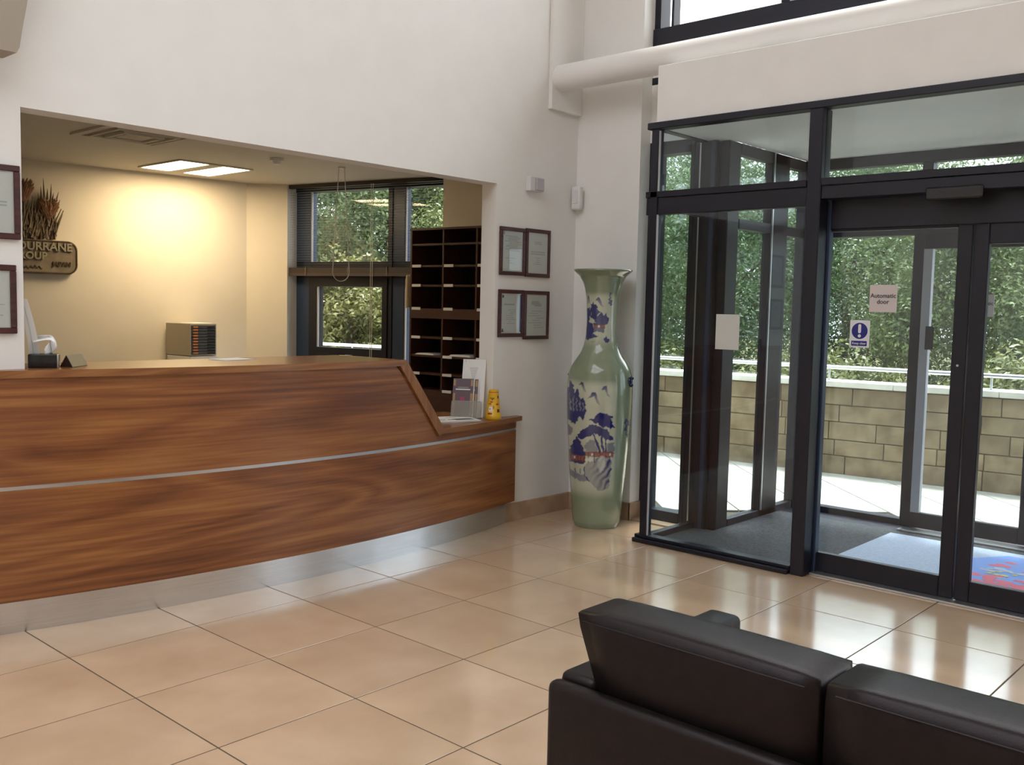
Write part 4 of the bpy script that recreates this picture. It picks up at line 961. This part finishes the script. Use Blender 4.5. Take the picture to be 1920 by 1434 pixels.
# ================================================================== DOOR SIGNS, MAT
XS = XD+.014
s1 = thing('door_sign', 'square off white sign reading Automatic door on the left glass leaf', 'sign', (XS, 2.11, 1.563))
boxo('sign_plate', PINKSIGN, XS-.004, XS, 2.033, 2.187, 1.563, 1.716, s1)
text_on('lettering', 'Automatic', .034, INKD, s1, (XS-.0045, 2.110, 1.654), (0, -1, 0), bold=.0007); text_on('lettering', 'door', .034, INKD, s1, (XS-.0045, 2.110, 1.620), (0, -1, 0), bold=.0007)
s2 = thing('keep_clear_sign', 'white sign with blue exclamation disc reading Keep clear', 'sign', (XS, 2.235, 1.358))
boxo('sign_plate', WHITESIGN, XS-.004, XS, 2.178, 2.292, 1.358, 1.514, s2)
B().cyl((XS-.0050, 2.235, 1.453), (XS-.004, 2.235, 1.453), .0465, n=40).done('blue_disc', BLUEP, s2); boxo('blue_panel', BLUEP, XS-.0050, XS-.004, 2.190, 2.281, 1.367, 1.396, s2)
g = B(); g.poly([(XS-.0056, 2.235+x, 1.458+z) for x, z in rrect(-.0085, .0085, -.018, .034, .008)], (.0005, 0, 0)); g.cyl((XS-.0056, 2.235, 1.4245), (XS-.005, 2.235, 1.4245), .0092, n=20); g.done('exclamation_mark', WHITESIGN, s2)
text_on('lettering', 'Keep clear', .0185, WHITESIGN, s2, (XS-.0053, 2.235, 1.3815), (0, -1, 0), bold=.0002)
s3 = thing('outer_door_sign', 'partly hidden white sign on the outer sliding door', 'sign', (XO-.065, 2.06, 1.55)); xq = XO-.0605
boxo('sign_plate', PINKSIGN, xq-.004, xq, 1.978, 2.13, 1.55, 1.702, s3); text_on('lettering', 'Automatic', .034, INKD, s3, (xq-.0045, 2.056, 1.640), (0, -1, 0), bold=.0007); text_on('lettering', 'door', .034, INKD, s3, (xq-.0045, 2.056, 1.606), (0, -1, 0), bold=.0007)
s4 = thing('paper_notice', 'plain pale paper notice on the lobby glass left of the post', 'notice', (XI+.03, 3.02, 1.312))
boxo('sheet', PAPERG, XI+.0285, XI+.030, 2.940, 3.103, 1.312, 1.530, s4); 
rug = thing('door_mat', 'pale blue doormat with red and blue print inside the entrance lobby', 'doormat', (6.2, 1.7, .009))
boxo('mat_body', MATBLUE, 5.66, 6.775, .95, 2.495, .0095, .017, rug, .003)
rr = random.Random(11)
def blot(name, m, n, x0, x1, y0, y1, s0, s1, zt):
    g = B()
    for k in range(n):
        cx, cy, s_ = rr.uniform(x0, x1), rr.uniform(y0, y1), rr.uniform(s0, s1); kk = rr.randint(5, 8); a0 = rr.random()*6
        g.poly([(cx+s_*rr.uniform(.6, 1.1)*math.cos(a0+2*math.pi*q/kk), cy+1.2*s_*rr.uniform(.6, 1.1)*math.sin(a0+2*math.pi*q/kk), zt+.00002*k) for q in range(kk)])
    g.done(name, m, rug)
g = B(); g.poly([(5.80, 1.60, .0173), (6.0, 1.84, .0173), (6.4, 1.88, .0173), (6.68, 1.70, .0173), (6.70, 1.1, .0173), (5.80, 1.1, .0173)]); g.done('blue_print', MATB2, rug)
blot('red_print', MATR, 60, 5.76, 6.10, 1.02, 1.74, .025, .055, .0176); blot('red_print', MATR, 34, 6.30, 6.50, 1.02, 1.70, .02, .045, .0176)
blot('yellow_print', MATY, 22, 6.12, 6.22, 1.02, 1.66, .012, .028, .0196); blot('pale_print', MATBLUE, 24, 6.08, 6.30, 1.05, 1.75, .02, .045, .0183)

# ================================================================== OUTSIDE
terr = struct(boxo('terrace', mat('dark_joint_sand', (.06, .05, .035), .95), 6.0, 9.6, -3.0, 12.5, -.14, -.026))
pm = bmesh.new(); bmesh.ops.create_cube(pm, size=1)
for v in pm.verts: v.co = Vector((v.co.x*.588, v.co.y*.588, -.018+v.co.z*.036))
bmesh.ops.bevel(pm, geom=[e_ for e_ in pm.edges if all(v.co.z > -.001 for v in e_.verts)], offset=.003, segments=1, affect='EDGES')
pme = bpy.data.meshes.new('paving_slab'); pm.to_mesh(pme); pm.free(); pme.materials.append(PAVE)
s2q = math.sqrt(.5)
PARL = [(9.42, -2.0), (9.40, 0.0), (9.17, 2.55), (9.01, 4.08), (8.88, 5.87), (8.35, 7.4), (7.62, 8.8), (7.34, 10.3), (7.15, 12.5)]
def parx(y):
    for (xa, ya), (xb, yb) in zip(PARL, PARL[1:]):
        if ya <= y <= yb: return xa+(xb-xa)*(y-ya)/(yb-ya)
    return 9.4
for i in range(-12, 22):
    for j in range(4, 34):
        # slab axes at 45 degrees: joints at x-y = 3.08+.849k, x+y = 11.27+.849k
        dm, dp_ = 3.08+.8485*(i-4+.5), 11.27+.8485*(j-16+.5); x, y = (dm+dp_)/2, (dp_-dm)/2
        if x < 6.2 or y < -1.2 or y > 10.5 or x > parx(min(max(y, -1.9), 12))+.35 or (x < XO+.25 and -.2 < y < 3.5): continue
        if y > 3.6 and x < 6.45 and y < 5.0: continue
        o = bpy.data.objects.new('paving_slab', pme); C.objects.link(o); o.parent = terr; o.location = (x, y, -.008); o.rotation_euler = (0, 0, R(45))
pw = thing('parapet_wall', 'low buff sandstone parapet with pale coping round the terrace', 'wall', (9.0, 4.0, 0))
rr = random.Random(21); seglen = 0; cum = [0]
for (xa, ya), (xb, yb) in zip(PARL, PARL[1:]): cum.append(cum[-1]+math.hypot(xb-xa, yb-ya))
def parp(s_):
    for k in range(len(PARL)-1):
        if s_ <= cum[k+1] or k == len(PARL)-2:
            u = (s_-cum[k])/(cum[k+1]-cum[k]); (xa, ya), (xb, yb) = PARL[k], PARL[k+1]; d_ = Vector((xb-xa, yb-ya, 0)).normalized(); return Vector((xa+(xb-xa)*u, ya+(yb-ya)*u, 0)), d_
def parblock(name, m, s0, s1, z0, z1, inn_, out_):
    p0, d0 = parp(s0); p1, d1 = parp(s1); n0 = Vector((d0.y, -d0.x, 0)); n1 = Vector((d1.y, -d1.x, 0))
    g = B(); q = [p0-n0*inn_, p1-n1*inn_, p1+n1*out_, p0+n0*out_]; g.prism([(v.x, v.y) for v in q], z0, z1)
    bmesh.ops.bevel(g.bm, geom=g.bm.edges[:], offset=.005, segments=1, affect='EDGES'); return g.done(name, m, pw)
for k in range(len(PARL)-1): parblock('mortar_core', MORTAR, cum[k]+.001, cum[k+1]-.001, -.1, .84, -.012, .25)
zc_ = -.01; hs_ = [.185, .155, .175, .165, .17]
for c, h in enumerate(hs_):
    s_ = .2+rr.random()*.3
    while s_ < cum[-1]-.8:
        L = rr.uniform(.32, .75); parblock('stone_block', STONE, s_, s_+L-.007, zc_, zc_+h-.007, rr.uniform(0, .008), .02); s_ += L
    zc_ += h
s_ = .0
while s_ < cum[-1]-.95: parblock('coping_stone', COPING, s_, s_+.895, .842, .900, .035, .28); s_ += .9
hr = thing('handrail', 'brushed steel tube handrail on posts along the parapet', 'handrail', (9.0, 4.0, .9))
B().tube([parp(.05+(cum[-1]-.2)*k/60)[0]+Vector((parp(.05+(cum[-1]-.2)*k/60)[1].y, -parp(.05+(cum[-1]-.2)*k/60)[1].x, 0))*.06+Vector((0, 0, 1.030)) for k in range(61)], .020, 12).done('rail', STEEL, hr, smooth=True)
for k in range(9):
    s_ = 6.03-1.45*4+1.45*k
    if s_ < .1 or s_ > cum[-1]-.4: continue
    p, d_ = parp(s_); p = p+Vector((d_.y, -d_.x, 0))*.06
    B().cyl((p.x, p.y, .90), (p.x, p.y, 1.01), .010, n=10).cyl((p.x, p.y, .900), (p.x, p.y, .908), .040, n=16).done('post', STEEL, hr)

# planted bank rising beyond the terrace
g = B(); NX, NY = 30, 46; vs = []
for i in range(NX+1):
    for j in range(NY+1):
        x, y = 7.0+i*1.0, -14+j*1.1; d_ = x-(parx(min(max(y, -2), 12.4))+.4)
        z = -1.2 if d_ < .3 else min(-1.2+.06*max(0, d_-1.0)+4.6*max(0, min(1, (math.degrees(math.atan2(y, x))-45)/7))*min(1, max(0, d_-1)/4), 3.3)+.25*math.sin(x*1.3+y*.7)*math.cos(y*.9)
        vs.append(g.bm.verts.new((x, y, z if d_ > -.5 else -1.4)))
for i in range(NX):
    for j in range(NY): k = i*(NY+1)+j; g.bm.faces.new((vs[k], vs[k+NY+1], vs[k+NY+2], vs[k+1]))
gb = g.done('hillside', SOIL, smooth=True); gb['kind'] = 'structure'

def foliage(seed, n, rx, ry, rz, leafsz, nclump):
    rs = np.random.RandomState(seed)
    cl = rs.normal(size=(nclump, 3)); cl /= np.linalg.norm(cl, axis=1)[:, None]; cl *= (rs.uniform(.25, 1.0, nclump)**.5)[:, None]
    cs = rs.uniform(.14, .34, nclump)
    k = rs.randint(0, nclump, n); dirs = rs.normal(size=(n, 3)); dirs /= np.linalg.norm(dirs, axis=1)[:, None]
    p = (cl[k]+dirs*(cs[k]*rs.uniform(.45, 1.0, n)**.5)[:, None])*np.array([rx, ry, rz])
    nrm = dirs*.7+rs.normal(size=(n, 3))*.5+np.array([0, 0, .5]); nrm /= np.linalg.norm(nrm, axis=1)[:, None]
    t = np.cross(nrm, rs.normal(size=(n, 3))); t /= np.linalg.norm(t, axis=1)[:, None]; b_ = np.cross(nrm, t)
    L = leafsz*rs.uniform(.7, 1.35, n)[:, None]; Wd = L*.42
    v = np.stack([p-t*L*.5, p+b_*Wd*.5+nrm*L*.05, p+t*L*.5, p-b_*Wd*.5+nrm*L*.05], 1).reshape(-1, 3)
    me_ = bpy.data.meshes.new('foliage'); me_.vertices.add(4*n); me_.vertices.foreach_set('co', v.ravel())
    me_.loops.add(4*n); me_.loops.foreach_set('vertex_index', np.arange(4*n)); me_.polygons.add(n); me_.polygons.foreach_set('loop_start', np.arange(0, 4*n, 4)); me_.polygons.foreach_set('loop_total', np.full(n, 4)); me_.update(); me_.validate(); return me_
def make_tree(seed, lm, n, rx, ry, rz, trunk_h, leafsz, nclump, name, label, cat, grp):
    t = thing(name, label, cat, (0, 0, 0), 0, grp); rs = random.Random(seed)
    fm = foliage(seed, n, rx, ry, rz, leafsz, nclump); f = link('foliage', fm, lm, t); f.location = (0, 0, trunk_h+rz*.75); f['kind'] = 'stuff'
    g = B(); top = Vector((rs.uniform(-.2, .2), rs.uniform(-.2, .2), trunk_h+rz*.8)); g.cyl((0, 0, -.4), top, .09, .04, 8)
    for k in range(6):
        a_ = rs.uniform(0, 6.28); q = top*rs.uniform(.45, .9); g.cyl(q, q+Vector((math.cos(a_)*rx*.7, math.sin(a_)*ry*.7, rz*.5)), .028, .008, 6)
    g.done('trunk', BARK, t, world=False); return t
protos = [make_tree(31, LEAF[0], 48000, 1.5, 1.5, 1.9, 1.0, .068, 170, 'tree', 'mid green leafy tree growing beyond the terrace parapet', 'tree', 'trees beyond the parapet'),
          make_tree(32, LEAF[1], 48000, 1.55, 1.55, 2.0, 1.1, .062, 170, 'dark_tree', 'dark green dense tree growing beyond the terrace parapet', 'tree', 'dark trees beyond the parapet'),
          make_tree(33, LEAF[2], 20000, 1.1, 1.1, .95, .2, .075, 110, 'bush', 'yellow green bush growing close behind the stone parapet', 'bush', 'bushes behind the parapet')]
def pol(r_, deg): return r_*math.cos(R(deg)), r_*math.sin(R(deg))
spots = []
rows_ = [(i % 2, 17.0+(.6 if i % 3 else 0), -9+13*i, 1.15) for i in range(7)]+[((i+1) % 2, 21.6, -2.5+13*i, 1.3) for i in range(6)]+[(i % 2, 26.2, 1+10*i, 1.4) for i in range(7)]
for k, r_, dg, sc in rows_:
    if dg > 44: sc *= 1.22
    elif dg < 20 and r_ > 20: sc *= 1.1
    x_, y_ = pol(r_, dg); spots.append((k, x_, y_, sc))
spots += [(i % 2, *pol(24.5+(i % 2), 45+4.6*i), 1.6) for i in range(4)]
spots += [(2, 8.6, 11.6, 1.0), (2, 7.4, 13.2, 1.1), (2, 9.9, 12.6, 1.1), (2, 8.4, 14.6, 1.2), (2, 10.9, 2.0, 1.0), (2, 10.75, 4.5, .95), (2, 10.7, 6.9, 1.0), (2, 11.0, -.5, 1.0), (2, 12.9, 3.2, 1.1), (2, 12.8, 5.8, 1.1), (2, 13.0, .8, 1.1), (2, 12.6, 8.4, 1.1), (2, 10.2, 9.2, .9), (2, 12.6, 11.0, .9)]
def gz(x, y):
    d_ = x-(parx(min(max(y, -2), 12.4))+.4); return -1.2 if d_ < .3 else min(-1.2+.06*max(0, d_-1.0)+4.6*max(0, min(1, (math.degrees(math.atan2(y, x))-45)/7))*min(1, max(0, d_-1)/4), 3.3)
used = set(); rr = random.Random(77)
for k, x, y, s_ in spots:
    o = protos[k] if k not in used else copy_tree(protos[k]); used.add(k)
    o.location = (x, y, gz(x, y)-.05); o.rotation_euler = (0, 0, rr.uniform(0, 6.28)); o.scale = (s_, s_, s_*rr.uniform(.92, 1.05))
    deg_ = math.degrees(math.atan2(y, x))
    if deg_ > 46:                                                   # seen through the office window only
        o['label'] = ('mid green leafy tree on the bank outside the office window', 'dark green dense tree on the bank outside the office window', 'olive bush low on the bank outside the office window')[k]
        o['group'] = ('green trees outside the office window', 'dark trees outside the office window', 'bushes outside the office window')[k]
    elif k == 2:
        o['label'] = 'olive bush directly behind the stone parapet coping' if x < 11.5 else 'olive bush in the second row behind the parapet'
        o['group'] = 'bushes directly behind the parapet' if x < 11.5 else 'second row of bushes behind the parapet'
    else:
        o['label'] = ('mid green leafy tree', 'dark green dense tree')[k]+' beyond the terrace, seen through the entrance lobby'
        o['group'] = ('green', 'dark')[k]+' trees beyond the terrace'
